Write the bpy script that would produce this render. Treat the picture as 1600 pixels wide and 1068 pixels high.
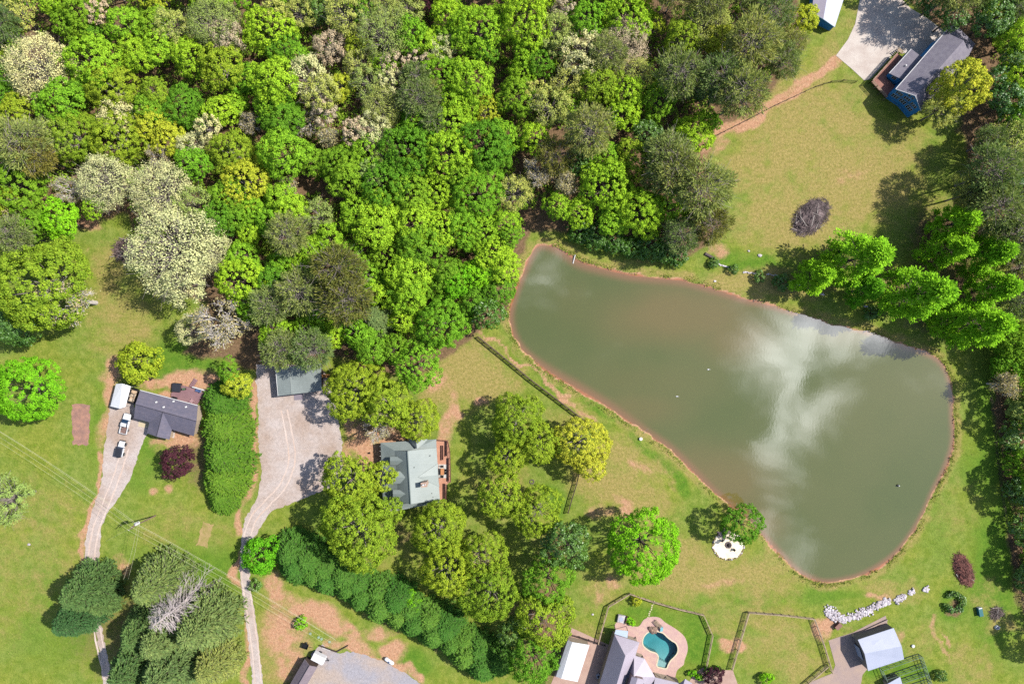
import bpy, math, random
import numpy as np
from mathutils import Vector, Matrix
from mathutils.geometry import tessellate_polygon

random.seed(7)
RNG = np.random.default_rng(7)
for o in list(bpy.data.objects):
    bpy.data.objects.remove(o)
SC = bpy.context.scene
COL = SC.collection

# ------------------------------------------------------------------ camera, sky, sun, exposure
H = 180.0            # metres above ground
S = 5.8              # photo pixels per metre on the ground
cam_d = bpy.data.cameras.new('camera')
cam_d.sensor_width = 36.0
cam_d.lens = 36.0 * H / (1600 / S)
cam_d.clip_start = 1.0
cam_d.clip_end = 6000.0
cam = bpy.data.objects.new('camera', cam_d)
cam.location = (0, 0, H)
COL.objects.link(cam)
SC.camera = cam

SUN_EL = math.radians(47)
SUN_DIR = Vector((0.965, 0.26, 0)).normalized() * math.cos(SUN_EL) + Vector((0, 0, math.sin(SUN_EL)))
sun_d = bpy.data.lights.new('sun', 'SUN')
sun_d.energy = 4.6
sun_d.angle = math.radians(0.6)
sun_d.color = (1.0, 0.95, 0.87)
sun = bpy.data.objects.new('sun', sun_d)
sun.rotation_euler = SUN_DIR.to_track_quat('Z', 'Y').to_euler()
sun.location = SUN_DIR * 400
COL.objects.link(sun)

world = bpy.data.worlds.new('World')
SC.world = world
world.use_nodes = True


def build_world():
    nt = world.node_tree
    nt.nodes.clear()
    N = nt.nodes.new
    L = nt.links.new
    out = N('ShaderNodeOutputWorld')
    bg = N('ShaderNodeBackground')
    bg.inputs['Strength'].default_value = 0.10
    sky = N('ShaderNodeTexSky')
    sky.sky_type = 'NISHITA'
    sky.sun_disc = False
    sky.sun_elevation = SUN_EL
    sky.sun_rotation = math.atan2(SUN_DIR.x, SUN_DIR.y)
    sky.altitude = 200
    tc = N('ShaderNodeTexCoord')
    sep = N('ShaderNodeSeparateXYZ')
    L(tc.outputs['Generated'], sep.inputs[0])
    mz = N('ShaderNodeMath'); mz.operation = 'MAXIMUM'; mz.inputs[1].default_value = 0.06
    L(sep.outputs['Z'], mz.inputs[0])
    cx = N('ShaderNodeMath'); cx.operation = 'DIVIDE'
    cy = N('ShaderNodeMath'); cy.operation = 'DIVIDE'
    L(sep.outputs['X'], cx.inputs[0]); L(mz.outputs[0], cx.inputs[1])
    L(sep.outputs['Y'], cy.inputs[0]); L(mz.outputs[0], cy.inputs[1])
    cmb = N('ShaderNodeCombineXYZ')
    L(cx.outputs[0], cmb.inputs[0]); L(cy.outputs[0], cmb.inputs[1])
    # soft cumulus: broken noise, with banks overhead
    noise = N('ShaderNodeTexNoise')
    noise.inputs['Scale'].default_value = 10
    noise.inputs['Detail'].default_value = 7
    noise.inputs['Roughness'].default_value = 0.64
    noise.inputs['Distortion'].default_value = 0.6
    L(cmb.outputs[0], noise.inputs['Vector'])
    amp = N('ShaderNodeMath'); amp.operation = 'MULTIPLY_ADD'; amp.inputs[1].default_value = 1.6; amp.inputs[2].default_value = -.36
    L(noise.outputs['Fac'], amp.inputs[0])
    prev = amp.outputs[0]
    banks = [(1190, 515, 66, .27), (1245, 545, 64, .26), (1295, 510, 58, .24), (1172, 585, 46, .24), (1215, 635, 58, .28), (1270, 650, 50, .27),
             (1305, 605, 34, .12), (1200, 700, 52, .26), (1190, 760, 46, .20), (1255, 860, 64, .22), (1220, 810, 46, .16), (1330, 480, 70, .16), (1385, 545, 60, .14), (1340, 640, 60, .05),
             (852, 408, 55, .24), (835, 470, 40, .14), (880, 545, 40, .10),
             (1252, 606, 16, -.26), (1420, 720, 150, -.20), (1030, 660, 130, -.20), (1020, 490, 120, -.18), (1390, 850, 90, -.2)]
    for (px, py, r, a) in banks:
        d = N('ShaderNodeVectorMath'); d.operation = 'DISTANCE'
        d.inputs[1].default_value = ((px + 12 - 800) / S / H, (534 - py) / S / H, 0)
        L(cmb.outputs[0], d.inputs[0])
        mr = N('ShaderNodeMapRange'); mr.interpolation_type = 'SMOOTHSTEP'
        mr.inputs['From Min'].default_value = 0.0
        mr.inputs['From Max'].default_value = r * 1.9 / S / H
        mr.inputs['To Min'].default_value = a
        mr.inputs['To Max'].default_value = 0
        L(d.outputs['Value'], mr.inputs['Value'])
        ad = N('ShaderNodeMath'); ad.operation = 'ADD'
        L(prev, ad.inputs[0]); L(mr.outputs[0], ad.inputs[1])
        prev = ad.outputs[0]
    dens = N('ShaderNodeMapRange'); dens.interpolation_type = 'SMOOTHSTEP'
    dens.inputs['From Min'].default_value = 0.50
    dens.inputs['From Max'].default_value = 1.36
    L(prev, dens.inputs['Value'])
    mix = N('ShaderNodeMix'); mix.data_type = 'RGBA'
    L(dens.outputs[0], mix.inputs['Factor'])
    L(sky.outputs['Color'], mix.inputs[6])
    mix.inputs[7].default_value = (38, 38.4, 39, 1)
    L(mix.outputs[2], bg.inputs['Color'])
    L(bg.outputs[0], out.inputs[0])


build_world()
SC.view_settings.view_transform = 'Standard'
SC.view_settings.look = 'None'
SC.view_settings.gamma = 1
SC.view_settings.use_curve_mapping = False
SC.view_settings.exposure = 1.62
SC.render.engine = 'CYCLES'
SC.cycles.max_bounces = 6
SC.cycles.transparent_max_bounces = 8
SC.cycles.use_denoising = False
SC.render.film_transparent = False


# ------------------------------------------------------------------ small helpers
def P(px, py, z=0.0):
    """ground point under a photo pixel"""
    return Vector(((px - 800) / S, (534 - py) / S, z))


def PH(px, py, h):
    """world point at height h that is seen at a photo pixel"""
    k = (H - h) / H
    return Vector(((px - 800) / S * k, (534 - py) / S * k, h))


def lin(c):
    return tuple((x / 255 / 12.92) if x / 255 <= 0.04045 else ((x / 255 + 0.055) / 1.055) ** 2.4 for x in c)


def alb(rgb, k=2.8):
    return tuple(min(0.85, x / k) for x in lin(rgb)) + (1,)


def chain_loc(o):
    v = Vector((0, 0, 0))
    while o is not None:
        v = v + o.location
        o = o.parent
    return v


def tag(o, label=None, cat=None, group=None, kind=None):
    if label: o['label'] = label
    if cat: o['category'] = cat
    if group: o['group'] = group
    if kind: o['kind'] = kind
    return o


def empty(name, loc, label=None, cat=None, group=None, rz=0.0):
    o = bpy.data.objects.new(name, None)
    o.empty_display_size = 0.5
    o.location = loc
    o.rotation_euler = (0, 0, rz)
    COL.objects.link(o)
    return tag(o, label, cat, group)


def link(name, me, parent=None, loc=None):
    o = bpy.data.objects.new(name, me)
    COL.objects.link(o)
    o.parent = parent
    if loc is not None:
        o.location = loc
    return o


def copy_tree(o, parent=None):
    c = o.copy()
    COL.objects.link(c)
    c.parent = parent
    for ch in list(o.children):
        copy_tree(ch, c)
    return c


class MB:
    def __init__(self):
        self.v = []; self.f = []

    def add(self, vs, fs):
        b = len(self.v)
        self.v += [tuple(x) for x in vs]
        self.f += [tuple(b + i for i in q) for q in fs]
        return self

    def box(self, c, s, rz=0.0, ch=0.0, m=None):
        """box of full size s centred at c; ch = chamfer of the upper edges"""
        x, y, z = s[0] / 2, s[1] / 2, s[2] / 2
        M = m if m is not None else Matrix.Rotation(rz, 4, 'Z')
        c = Vector(c)
        if ch <= 0:
            vs = [(-x, -y, -z), (x, -y, -z), (x, y, -z), (-x, y, -z), (-x, -y, z), (x, -y, z), (x, y, z), (-x, y, z)]
            fs = [(3, 2, 1, 0), (4, 5, 6, 7), (0, 1, 5, 4), (1, 2, 6, 5), (2, 3, 7, 6), (3, 0, 4, 7)]
        else:
            k = ch
            vs = [(-x, -y, -z), (x, -y, -z), (x, y, -z), (-x, y, -z), (-x, -y, z - k), (x, -y, z - k), (x, y, z - k), (-x, y, z - k),
                  (-x + k, -y + k, z), (x - k, -y + k, z), (x - k, y - k, z), (-x + k, y - k, z)]
            fs = [(3, 2, 1, 0), (0, 1, 5, 4), (1, 2, 6, 5), (2, 3, 7, 6), (3, 0, 4, 7), (4, 5, 9, 8), (5, 6, 10, 9), (6, 7, 11, 10), (7, 4, 8, 11), (8, 9, 10, 11)]
        return self.add([c + (M @ Vector(p)) for p in vs], fs)

    def tube(self, p0, p1, r0, r1=None, n=6, cap=True):
        p0 = Vector(p0); p1 = Vector(p1)
        r1 = r0 if r1 is None else r1
        d = (p1 - p0)
        if d.length < 1e-6: return self
        d.normalize()
        a = d.orthogonal().normalized(); b = d.cross(a)
        vs = []
        for p, r in ((p0, r0), (p1, r1)):
            for i in range(n):
                t = 2 * math.pi * i / n
                vs.append(p + (a * math.cos(t) + b * math.sin(t)) * r)
        fs = [(i, (i + 1) % n, n + (i + 1) % n, n + i) for i in range(n)]
        if cap:
            fs += [tuple(range(n - 1, -1, -1)), tuple(range(n, 2 * n))]
        return self.add(vs, fs)

    def prism(self, pts, z0, z1):
        """vertical prism over a counter-clockwise 2D outline"""
        pts = [(p[0], p[1]) for p in pts]
        if area2(pts) < 0: pts = pts[::-1]
        n = len(pts)
        vs = [(x, y, z0) for x, y in pts] + [(x, y, z1) for x, y in pts]
        fs = [(i, (i + 1) % n, n + (i + 1) % n, n + i) for i in range(n)]
        tri = tessellate_polygon([[Vector((x, y, 0)) for x, y in pts]])
        for t in tri:
            a = [pts[i] for i in t]
            t = t if area2(a) > 0 else t[::-1]
            fs.append(tuple(n + i for i in t)); fs.append(tuple(t[::-1]))
        return self.add(vs, fs)

    def slab(self, pts, t):
        """planar-ish polygon in 3D given a thickness straight down"""
        pts = [Vector(p) for p in pts]
        if area2([(p.x, p.y) for p in pts]) < 0: pts = pts[::-1]
        n = len(pts)
        vs = pts + [p - Vector((0, 0, t)) for p in pts]
        fs = [tuple(range(n)), tuple(range(2 * n - 1, n - 1, -1))]
        fs += [(i, n + i, n + (i + 1) % n, (i + 1) % n) for i in range(n)]
        return self.add(vs, fs)

    def build(self, name, mat, parent=None, smooth=False):
        off = chain_loc(parent) if parent is not None else Vector((0, 0, 0))
        me = bpy.data.meshes.new(name)
        me.from_pydata([(x - off.x, y - off.y, z - off.z) for x, y, z in self.v], [], self.f)
        if mat: me.materials.append(mat)
        if smooth:
            me.polygons.foreach_set('use_smooth', [True] * len(me.polygons))
        me.update()
        return link(name, me, parent)


def area2(p):
    return sum(p[i][0] * p[(i + 1) % len(p)][1] - p[(i + 1) % len(p)][0] * p[i][1] for i in range(len(p))) / 2


def smooth_closed(pts, sub=5):
    out = []
    n = len(pts)
    for i in range(n):
        p0, p1, p2, p3 = [np.array(pts[(i + k - 1) % n], float) for k in range(4)]
        for s in range(sub):
            t = s / sub
            out.append(tuple(0.5 * ((2 * p1) + (-p0 + p2) * t + (2 * p0 - 5 * p1 + 4 * p2 - p3) * t * t + (-p0 + 3 * p1 - 3 * p2 + p3) * t ** 3)))
    return out


def jitter_outline(pts, step=0.8, amp=0.25):
    """walk a world outline and roughen it"""
    out = []
    n = len(pts)
    for i in range(n):
        a = np.array(pts[i][:2]); b = np.array(pts[(i + 1) % n][:2])
        k = max(1, int(np.linalg.norm(b - a) / step))
        for j in range(k):
            p = a + (b - a) * j / k
            out.append(tuple(p + RNG.normal(0, amp * 0.5, 2)))
    return out


def vnoise(x, y, seed=0):
    """numpy value noise"""
    def hsh(ix, iy):
        n = (ix * 374761393 + iy * 668265263 + seed * 974634777) & 0x7fffffff
        n = ((n ^ (n >> 13)) * 1274126177) & 0x7fffffff
        return ((n ^ (n >> 16)) & 0xffff) / 65535.0
    ix = np.floor(x).astype(np.int64); iy = np.floor(y).astype(np.int64)
    fx = x - ix; fy = y - iy
    fx = fx * fx * (3 - 2 * fx); fy = fy * fy * (3 - 2 * fy)
    a = hsh(ix, iy); b = hsh(ix + 1, iy); c = hsh(ix, iy + 1); d = hsh(ix + 1, iy + 1)
    return a + (b - a) * fx + (c - a) * fy + (a - b - c + d) * fx * fy


def fbm(x, y, s, oct=4, seed=0):
    t = 0; a = 0.5
    for o in range(oct):
        t = t + a * vnoise(x / s * 2 ** o, y / s * 2 ** o, seed + o); a *= 0.5
    return t / (1 - 0.5 ** oct)


def sdist(X, Y, poly):
    """signed distance to a closed outline, negative inside"""
    d2 = np.full(X.shape, 1e12); ins = np.zeros(X.shape, bool)
    n = len(poly)
    for i in range(n):
        x0, y0 = poly[i][:2]; x1, y1 = poly[(i + 1) % n][:2]
        dx, dy = x1 - x0, y1 - y0
        t = np.clip(((X - x0) * dx + (Y - y0) * dy) / (dx * dx + dy * dy + 1e-12), 0, 1)
        d2 = np.minimum(d2, (X - x0 - t * dx) ** 2 + (Y - y0 - t * dy) ** 2)
        if abs(dy) > 1e-12:
            c = ((y0 > Y) != (y1 > Y)) & (X < dx * (Y - y0) / dy + x0)
            ins ^= c
    d = np.sqrt(d2)
    return np.where(ins, -d, d)


# ------------------------------------------------------------------ materials
MATS = {}


def nodemat(name):
    m = bpy.data.materials.new(name)
    m.use_nodes = True
    nt = m.node_tree
    nt.nodes.clear()
    out = nt.nodes.new('ShaderNodeOutputMaterial')
    return m, nt, nt.nodes.new, nt.links.new, out


def mixcol(N, L, fac, a, b, mode='MIX'):
    m = N('ShaderNodeMix'); m.data_type = 'RGBA'; m.blend_type = mode
    if isinstance(fac, float) or isinstance(fac, int): m.inputs['Factor'].default_value = fac
    else: L(fac, m.inputs['Factor'])
    for i, s in ((6, a), (7, b)):
        if isinstance(s, tuple): m.inputs[i].default_value = s
        else: L(s, m.inputs[i])
    return m.outputs[2]


def ramp(N, L, src, lo, hi):
    m = N('ShaderNodeMapRange'); m.interpolation_type = 'SMOOTHSTEP'
    m.inputs['From Min'].default_value = lo; m.inputs['From Max'].default_value = hi
    L(src, m.inputs['Value'])
    return m.outputs[0]


def noisetex(N, L, vec, scale, detail=4, rough=0.55):
    n = N('ShaderNodeTexNoise')
    n.inputs['Scale'].default_value = scale
    n.inputs['Detail'].default_value = detail
    n.inputs['Roughness'].default_value = rough
    L(vec, n.inputs['Vector'])
    return n.outputs['Fac']


def mat(name, rgb, rough=0.7, var=0.18, scale=2.0, rgb2=None, bump=0.0, bscale=6.0, metal=0.0, spec=0.3, k=2.8, wave=None, patch=0.35):
    """general weathered surface: two tones broken up by coarse and fine noise"""
    if name in MATS: return MATS[name]
    m, nt, N, L, out = nodemat(name)
    b = N('ShaderNodeBsdfPrincipled')
    b.inputs['Roughness'].default_value = rough
    b.inputs['Metallic'].default_value = metal
    b.inputs['Specular IOR Level'].default_value = spec
    g = N('ShaderNodeNewGeometry')
    c1 = alb(rgb, k)
    c2 = alb(rgb2, k) if rgb2 else tuple(x * (1 - 1.5 * var) for x in c1[:3]) + (1,)
    n1 = noisetex(N, L, g.outputs['Position'], scale * 0.18, 5, 0.6)
    n2 = noisetex(N, L, g.outputs['Position'], scale * 2.2, 3, 0.6)
    n3 = noisetex(N, L, g.outputs['Position'], 4.5, 5, 0.85)
    col = mixcol(N, L, ramp(N, L, n1, 0.5 - patch * 0.5, 0.5 + patch * 0.6), c1, c2)
    col = mixcol(N, L, ramp(N, L, n2, 0.3, 0.75), col, mixcol(N, L, 1.0, col, (1 - var, 1 - var, 1 - var, 1), 'MULTIPLY'))
    col = mixcol(N, L, ramp(N, L, n3, 0.32, 0.68), mixcol(N, L, 1.0, col, (1 - var, 1 - var, 1 - var * .95, 1), 'MULTIPLY'), col)
    if wave:
        # rows of shingles / seams / boards: (direction vector, spacing, strength)
        d, sp, st = wave
        dp = N('ShaderNodeVectorMath'); dp.operation = 'DOT_PRODUCT'
        dp.inputs[1].default_value = (d[0], d[1], d[2])
        L(g.outputs['Position'], dp.inputs[0])
        mu = N('ShaderNodeMath'); mu.operation = 'MULTIPLY'; mu.inputs[1].default_value = 1 / sp
        L(dp.outputs['Value'], mu.inputs[0])
        fr = N('ShaderNodeMath'); fr.operation = 'FRACT'; L(mu.outputs[0], fr.inputs[0])
        gap = ramp(N, L, fr.outputs[0], 0.72, 0.95)
        fl = N('ShaderNodeMath'); fl.operation = 'FLOOR'; L(mu.outputs[0], fl.inputs[0])
        wn = N('ShaderNodeTexWhiteNoise'); wn.noise_dimensions = '1D'; L(fl.outputs[0], wn.inputs['W'])
        col = mixcol(N, L, gap, col, mixcol(N, L, 1.0, col, (1 - st, 1 - st, 1 - st, 1), 'MULTIPLY'))
        col = mixcol(N, L, wn.outputs['Value'], col, mixcol(N, L, 1.0, col, (1 - st * .5, 1 - st * .5, 1 - st * .5, 1), 'MULTIPLY'))
    L(col, b.inputs['Base Color'])
    if bump > 0:
        bp = N('ShaderNodeBump'); bp.inputs['Strength'].default_value = bump
        bp.inputs['Distance'].default_value = 0.1
        L(noisetex(N, L, g.outputs['Position'], bscale, 4, 0.65), bp.inputs['Height'])
        L(bp.outputs[0], b.inputs['Normal'])
    L(b.outputs[0], out.inputs[0])
    MATS[name] = m
    return m


def leafmat(name, rgb, k=1.55, warm=0.10, trans=0.22, gloss=0.0, vary=1.0, spread=1.0):
    if name in MATS: return MATS[name]
    m, nt, N, L, out = nodemat(name)
    g = N('ShaderNodeNewGeometry')
    oi = N('ShaderNodeObjectInfo')
    c = lin(rgb); c = tuple(x / k for x in c)
    lo = tuple(x * (1 - spread * f) for x, f in zip(c, (0.30, 0.22, 0.2))) + (1,)
    hi = tuple(min(.8, x * (1 + spread * f)) for x, f in zip(c, (.22 + warm, .2, .15))) + (1,)
    col = mixcol(N, L, g.outputs['Random Per Island'], lo, hi)
    # each tree leans a little lighter, darker or yellower than its neighbours
    t1 = mixcol(N, L, 1.0, col, tuple(1 - vary * v for v in (.32, .20, .20)) + (1,), 'MULTIPLY')
    t2 = mixcol(N, L, 1.0, col, tuple(1 + vary * v for v in (.36, .14, -.02)) + (1,), 'MULTIPLY')
    col = mixcol(N, L, oi.outputs['Random'], t1, t2)
    nz = noisetex(N, L, g.outputs['Position'], 0.45, 3, 0.6)
    col = mixcol(N, L, ramp(N, L, nz, 0.35, 0.7), mixcol(N, L, 1.0, col, (0.80, 0.86, 0.85, 1), 'MULTIPLY'), col)
    d = N('ShaderNodeBsdfDiffuse'); L(col, d.inputs[0])
    t = N('ShaderNodeBsdfTranslucent'); L(mixcol(N, L, 1.0, col, (1.15, 1.15, 0.6, 1), 'MULTIPLY'), t.inputs[0])
    mx = N('ShaderNodeMixShader'); mx.inputs[0].default_value = trans
    L(d.outputs[0], mx.inputs[1]); L(t.outputs[0], mx.inputs[2])
    last = mx.outputs[0]
    if gloss > 0:
        gl = N('ShaderNodeBsdfGlossy'); gl.inputs['Roughness'].default_value = 0.45
        m2 = N('ShaderNodeMixShader'); m2.inputs[0].default_value = gloss
        L(last, m2.inputs[1]); L(gl.outputs[0], m2.inputs[2]); last = m2.outputs[0]
    L(last, out.inputs[0])
    MATS[name] = m
    return m


# ------------------------------------------------------------------ outlines of the place (photo pixels)
POND = [(850, 381), (863, 383), (880, 391), (894, 400), (912, 409), (940, 417), (980, 427), (1020, 432), (1060, 436), (1090, 443), (1120, 452), (1145, 460),
        (1165, 467), (1200, 475), (1240, 487), (1290, 500), (1330, 510), (1365, 520), (1400, 535), (1440, 547), (1466, 560), (1481, 580), (1489, 610), (1490, 650),
        (1492, 680), (1488, 705), (1476, 737), (1461, 766), (1446, 800), (1425, 836), (1400, 866), (1370, 888), (1340, 902), (1310, 909), (1285, 910), (1262, 902),
        (1240, 888), (1217, 864), (1197, 843), (1165, 808), (1140, 790), (1110, 765), (1080, 735), (1045, 702), (1010, 679), (975, 655), (940, 631), (900, 608),
        (870, 590), (840, 569), (816, 547), (802, 525), (796, 500), (798, 478), (805, 455), (815, 430), (823, 410), (830, 395), (838, 384)]
POND_W = [tuple(P(*p)[:2]) for p in smooth_closed(POND, 4)]


def z7(pts, ox=860, oy=920, k=7.218):
    return [(ox + x / k, oy + y / k) for x, y in pts]


POOL = z7([(1045, 585), (1060, 535), (1100, 492), (1150, 472), (1215, 482), (1270, 500), (1320, 548), (1370, 585), (1410, 610), (1432, 660), (1425, 715), (1390, 760),
           (1350, 800), (1322, 850), (1305, 885), (1250, 878), (1205, 860), (1215, 805), (1222, 755), (1195, 715), (1130, 693), (1080, 660), (1052, 630)])
POOL_W = [tuple(P(*p)[:2]) for p in smooth_closed(POOL, 4)]
PATIO = z7([(740, 375), (850, 388), (985, 420), (1050, 345), (1110, 315), (1170, 308), (1235, 322), (1300, 375), (1420, 450), (1510, 530), (1545, 620), (1545, 700),
            (1512, 800), (1500, 850), (1430, 910), (1400, 1000), (1320, 1040), (1190, 1040), (1060, 830), (960, 800), (950, 640), (880, 560), (740, 480)])
PATIO_W = [tuple(P(*p)[:2]) for p in smooth_closed(PATIO, 4)]


# ------------------------------------------------------------------ ground
def build_ground():
    xs = np.arange(-166, 166.01, 0.6); ys = np.arange(-116, 116.01, 0.6)
    xs = np.concatenate([[-2500, -600, -240], xs, [240, 600, 2500]])
    ys = np.concatenate([[-2500, -600, -240], ys, [240, 600, 2500]])
    X, Y = np.meshgrid(xs, ys)
    PX = X * S + 800; PY = 534 - Y * S
    wx = PX + (fbm(X, Y, 9, 4, 3) - .5) * 46; wy = PY + (fbm(X, Y, 9, 4, 9) - .5) * 46
    chan = {c: np.zeros_like(X) for c in 'dcfl'}

    def blob(ch, x, y, rx, ry, w, rot=0):
        c, s = math.cos(rot), math.sin(rot)
        dx, dy = wx - x, wy - y
        u = (dx * c + dy * s) / rx; v = (-dx * s + dy * c) / ry
        chan[ch] = np.maximum(chan[ch], w * np.clip(1.6 - 1.1 * np.sqrt(u * u + v * v), 0, 1))

    def line(ch, pts, r, w):
        for (x0, y0), (x1, y1) in zip(pts[:-1], pts[1:]):
            dx, dy = x1 - x0, y1 - y0
            t = np.clip(((wx - x0) * dx + (wy - y0) * dy) / (dx * dx + dy * dy), 0, 1)
            d = np.hypot(wx - x0 - t * dx, wy - y0 - t * dy) / r
            chan[ch] = np.maximum(chan[ch], w * np.clip(1.6 - 1.1 * d, 0, 1))

    def region(ch, poly, w, soft=14):
        d = sdist(wx, wy, poly)
        chan[ch] = np.maximum(chan[ch], w * np.clip(0.5 - d / soft, 0, 1))

    # straw-dry turf
    for b in [(1260, 200, 120, 90, .75), (1190, 250, 70, 60, .7), (1330, 290, 110, 70, .8), (1250, 340, 110, 60, .75), (1400, 240, 60, 60, .55), (1340, 60, 40, 60, .4),
              (1290, 90, 26, 60, .55), (970, 740, 70, 55, .75), (1010, 790, 60, 40, .65), (1080, 890, 130, 45, .72), (1200, 900, 70, 40, .6), (1140, 760, 40, 20, .5),
              (735, 580, 60, 55, .85), (690, 610, 40, 40, .8), (790, 585, 40, 30, .5), (1200, 445, 110, 26, .8), (1130, 440, 40, 20, .8), (980, 415, 60, 10, .55),
              (60, 860, 90, 120, .42), (20, 950, 60, 60, .3), (190, 500, 60, 70, .5), (180, 420, 30, 60, .55), (260, 820, 60, 40, .4), (240, 700, 30, 40, .25),
              (1220, 990, 60, 55, .6), (1260, 1040, 50, 40, .55), (1180, 960, 40, 40, .5), (1130, 970, 40, 40, .45), (940, 920, 40, 40, .45), (920, 1000, 30, 40, .4),
              (1520, 1040, 50, 40, .5), (1440, 990, 40, 30, .4), (1570, 970, 30, 25, .6), (1550, 930, 30, 20, .45), (1500, 780, 50, 60, .3), (1380, 920, 60, 15, .5),
              (900, 650, 50, 30, .4), (830, 540, 26, 40, .7), (430, 1000, 40, 70, .7), (395, 700, 12, 120, .5), (640, 720, 60, 30, .4), (320, 830, 60, 30, .3),
              (780, 760, 50, 40, .4), (850, 830, 40, 20, .4), (600, 860, 40, 20, .4), (740, 850, 60, 40, .3)]:
        blob('d', *b)
    # pale straw verge along the pond
    sdp = sdist(X, Y, POND_W) + (fbm(X, Y, 2.4, 3, 57) - .5) * 1.3 + (fbm(X, Y, 9, 2, 58) - .5) * 1.2
    chan['d'] = np.maximum(chan['d'], 0.75 * np.clip(1 - np.abs(sdp - 1.0) / 2.2, 0, 1) * (0.4 + 0.9 * fbm(X, Y, 6, 3, 31)))
    # bare red clay
    for b in [(145, 352, 26, 12, .9, -.3), (300, 600, 34, 22, 1), (270, 625, 30, 14, .9), (170, 640, 14, 60, .7), (175, 580, 14, 26, .8), (240, 600, 30, 10, .9),
              (290, 680, 26, 16, .9), (250, 690, 30, 7, .7), (398, 640, 8, 60, .9), (392, 740, 7, 60, .8), (576, 712, 26, 24, .95), (610, 690, 40, 18, .9), (560, 690, 20, 30, .8),
              (705, 650, 16, 40, .7), (700, 700, 12, 30, .9), (680, 600, 26, 16, .7), (745, 625, 12, 12, .6), (500, 965, 60, 22, 1, .5), (440, 980, 34, 36, .75), (455, 1030, 22, 34, .7),
              (430, 930, 16, 26, .7), (560, 1000, 40, 14, .8, .5), (612, 1018, 18, 14, .9), (600, 990, 20, 10, .7), (970, 795, 14, 20, .7), (935, 800, 20, 14, .5), (1000, 735, 20, 10, .6, .6),
              (1120, 905, 40, 9, .5), (1295, 980, 14, 18, .9), (1365, 932, 26, 6, .6), (1400, 990, 12, 14, .4), (950, 905, 16, 16, .6), (930, 925, 8, 30, .5), (600, 895, 16, 8, .7),
              (1335, 270, 30, 16, .35), (1120, 385, 20, 12, .6), (1330, 1000, 20, 12, .3), (1040, 740, 22, 8, .4, .7), (235, 765, 10, 8, .6), (262, 768, 8, 10, .7),
              (575, 900, 14, 6, .6), (1118, 225, 10, 20, .5), (1130, 1010, 22, 8, .9), (1160, 1000, 12, 14, .8), (140, 395, 6, 6, .4), (190, 890, 10, 20, .55)]:
        blob('c', *b)
    line('c', [(1310, 98), (1260, 128), (1210, 158), (1160, 183), (1115, 205)], 9, .9)
    line('c', [(1108, 210), (1095, 240), (1100, 262)], 10, .5)
    line('c', [(752, 524), (800, 562), (860, 606), (925, 662)], 3.0, .7)
    line('c', [(385, 800), (372, 850), (370, 890), (378, 960), (388, 1068)], 6, .8)
    line('c', [(160, 710), (150, 780), (130, 830), (128, 880)], 4, .8)
    line('c', [(500, 1008), (560, 1016), (600, 1034), (650, 1062)], 8, .8)
    line('c', [(1456, 950), (1462, 985), (1478, 1020), (1485, 1040)], 4, .6)
    line('c', [(1475, 985), (1488, 1018)], 3, .6)
    line('c', [(550, 660), (535, 700), (540, 730)], 10, .6)
    # clay rim of the pond (a bare washed bank)
    chan['c'] = np.maximum(chan['c'], np.clip(1 - (sdp + 0.05) / 0.4, 0, 1))
    # leaf litter under the woods
    region('f', [(-400, -400), (1250, -400), (1252, 60), (1235, 120), (1140, 185), (1110, 215), (1100, 262), (1140, 350), (1060, 400), (900, 372), (862, 350), (838, 360), (800, 440),
                 (780, 505), (720, 545), (640, 590), (520, 560), (405, 580), (290, 545), (330, 470), (250, 460), (215, 400), (200, 330), (130, 340), (70, 370), (-400, 380)], 1.0)
    region('f', [(1400, -200), (1420, 15), (1500, 60), (1530, 130), (1500, 210), (1540, 330), (1590, 400), (1560, 560), (1545, 600), (1556, 700), (1575, 800), (1590, 880), (1605, 960), (2200, 1000), (2200, -200)], 1.0)
    for b in [(600, 675, 60, 18, .8), (620, 830, 40, 20, .5), (1480, 370, 60, 60, .8), (1480, 470, 70, 60, .8), (1390, 440, 40, 30, .5), (850, 980, 40, 90, .8), (870, 860, 40, 40, .6),
              (320, 720, 40, 60, .6), (220, 990, 120, 90, .5), (1100, 340, 40, 40, .5), (600, 950, 200, 26, .6, .5), (1490, 941, 12, 11, .9), (690, 880, 60, 40, .3)]:
        blob('f', *b)
    # well watered, deeper green turf
    for b in [(280, 570, 60, 45, 1), (150, 660, 12, 80, .5), (845, 585, 60, 14, .9, .68), (930, 640, 60, 10, .9, .6), (1010, 695, 60, 9, .9, .75), (1060, 740, 40, 8, .8, .8), (1540, 700, 34, 160, .7), (1560, 900, 40, 140, .9),
              (1090, 990, 40, 50, .9), (1000, 960, 50, 20, .7), (990, 970, 40, 40, .6), (1370, 1050, 24, 16, .9), (1420, 1045, 40, 20, .8), (220, 720, 30, 50, .6), (90, 960, 90, 90, .5), (330, 900, 50, 60, .7), (270, 860, 90, 40, .4),
              (640, 1040, 30, 20, .9), (1490, 940, 26, 24, .8), (1150, 400, 40, 16, .7), (1180, 415, 70, 12, .9, .15), (1210, 1010, 30, 60, .3), (1180, 930, 60, 14, .5), (1300, 930, 60, 12, .6), (1460, 820, 40, 60, .4),
              (520, 800, 60, 30, .4), (870, 775, 22, 30, .8), (1320, 445, 90, 14, .6)]:
        blob('l', *b)
    # mown and driven streaks
    st = fbm(X * 0.35 + Y * 0.95, (Y * 0.35 - X * 0.95) * 0.12, 1.7, 3, 77)
    nz = fbm(X, Y, 3.0, 4, 5)
    chan['d'] = np.clip(chan['d'] * (0.55 + 0.9 * nz) + (st - .5) * .3 + 0.16 * (fbm(X, Y, 16, 4, 91) - .3) * (1 - chan['l']), 0, 1)
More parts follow.
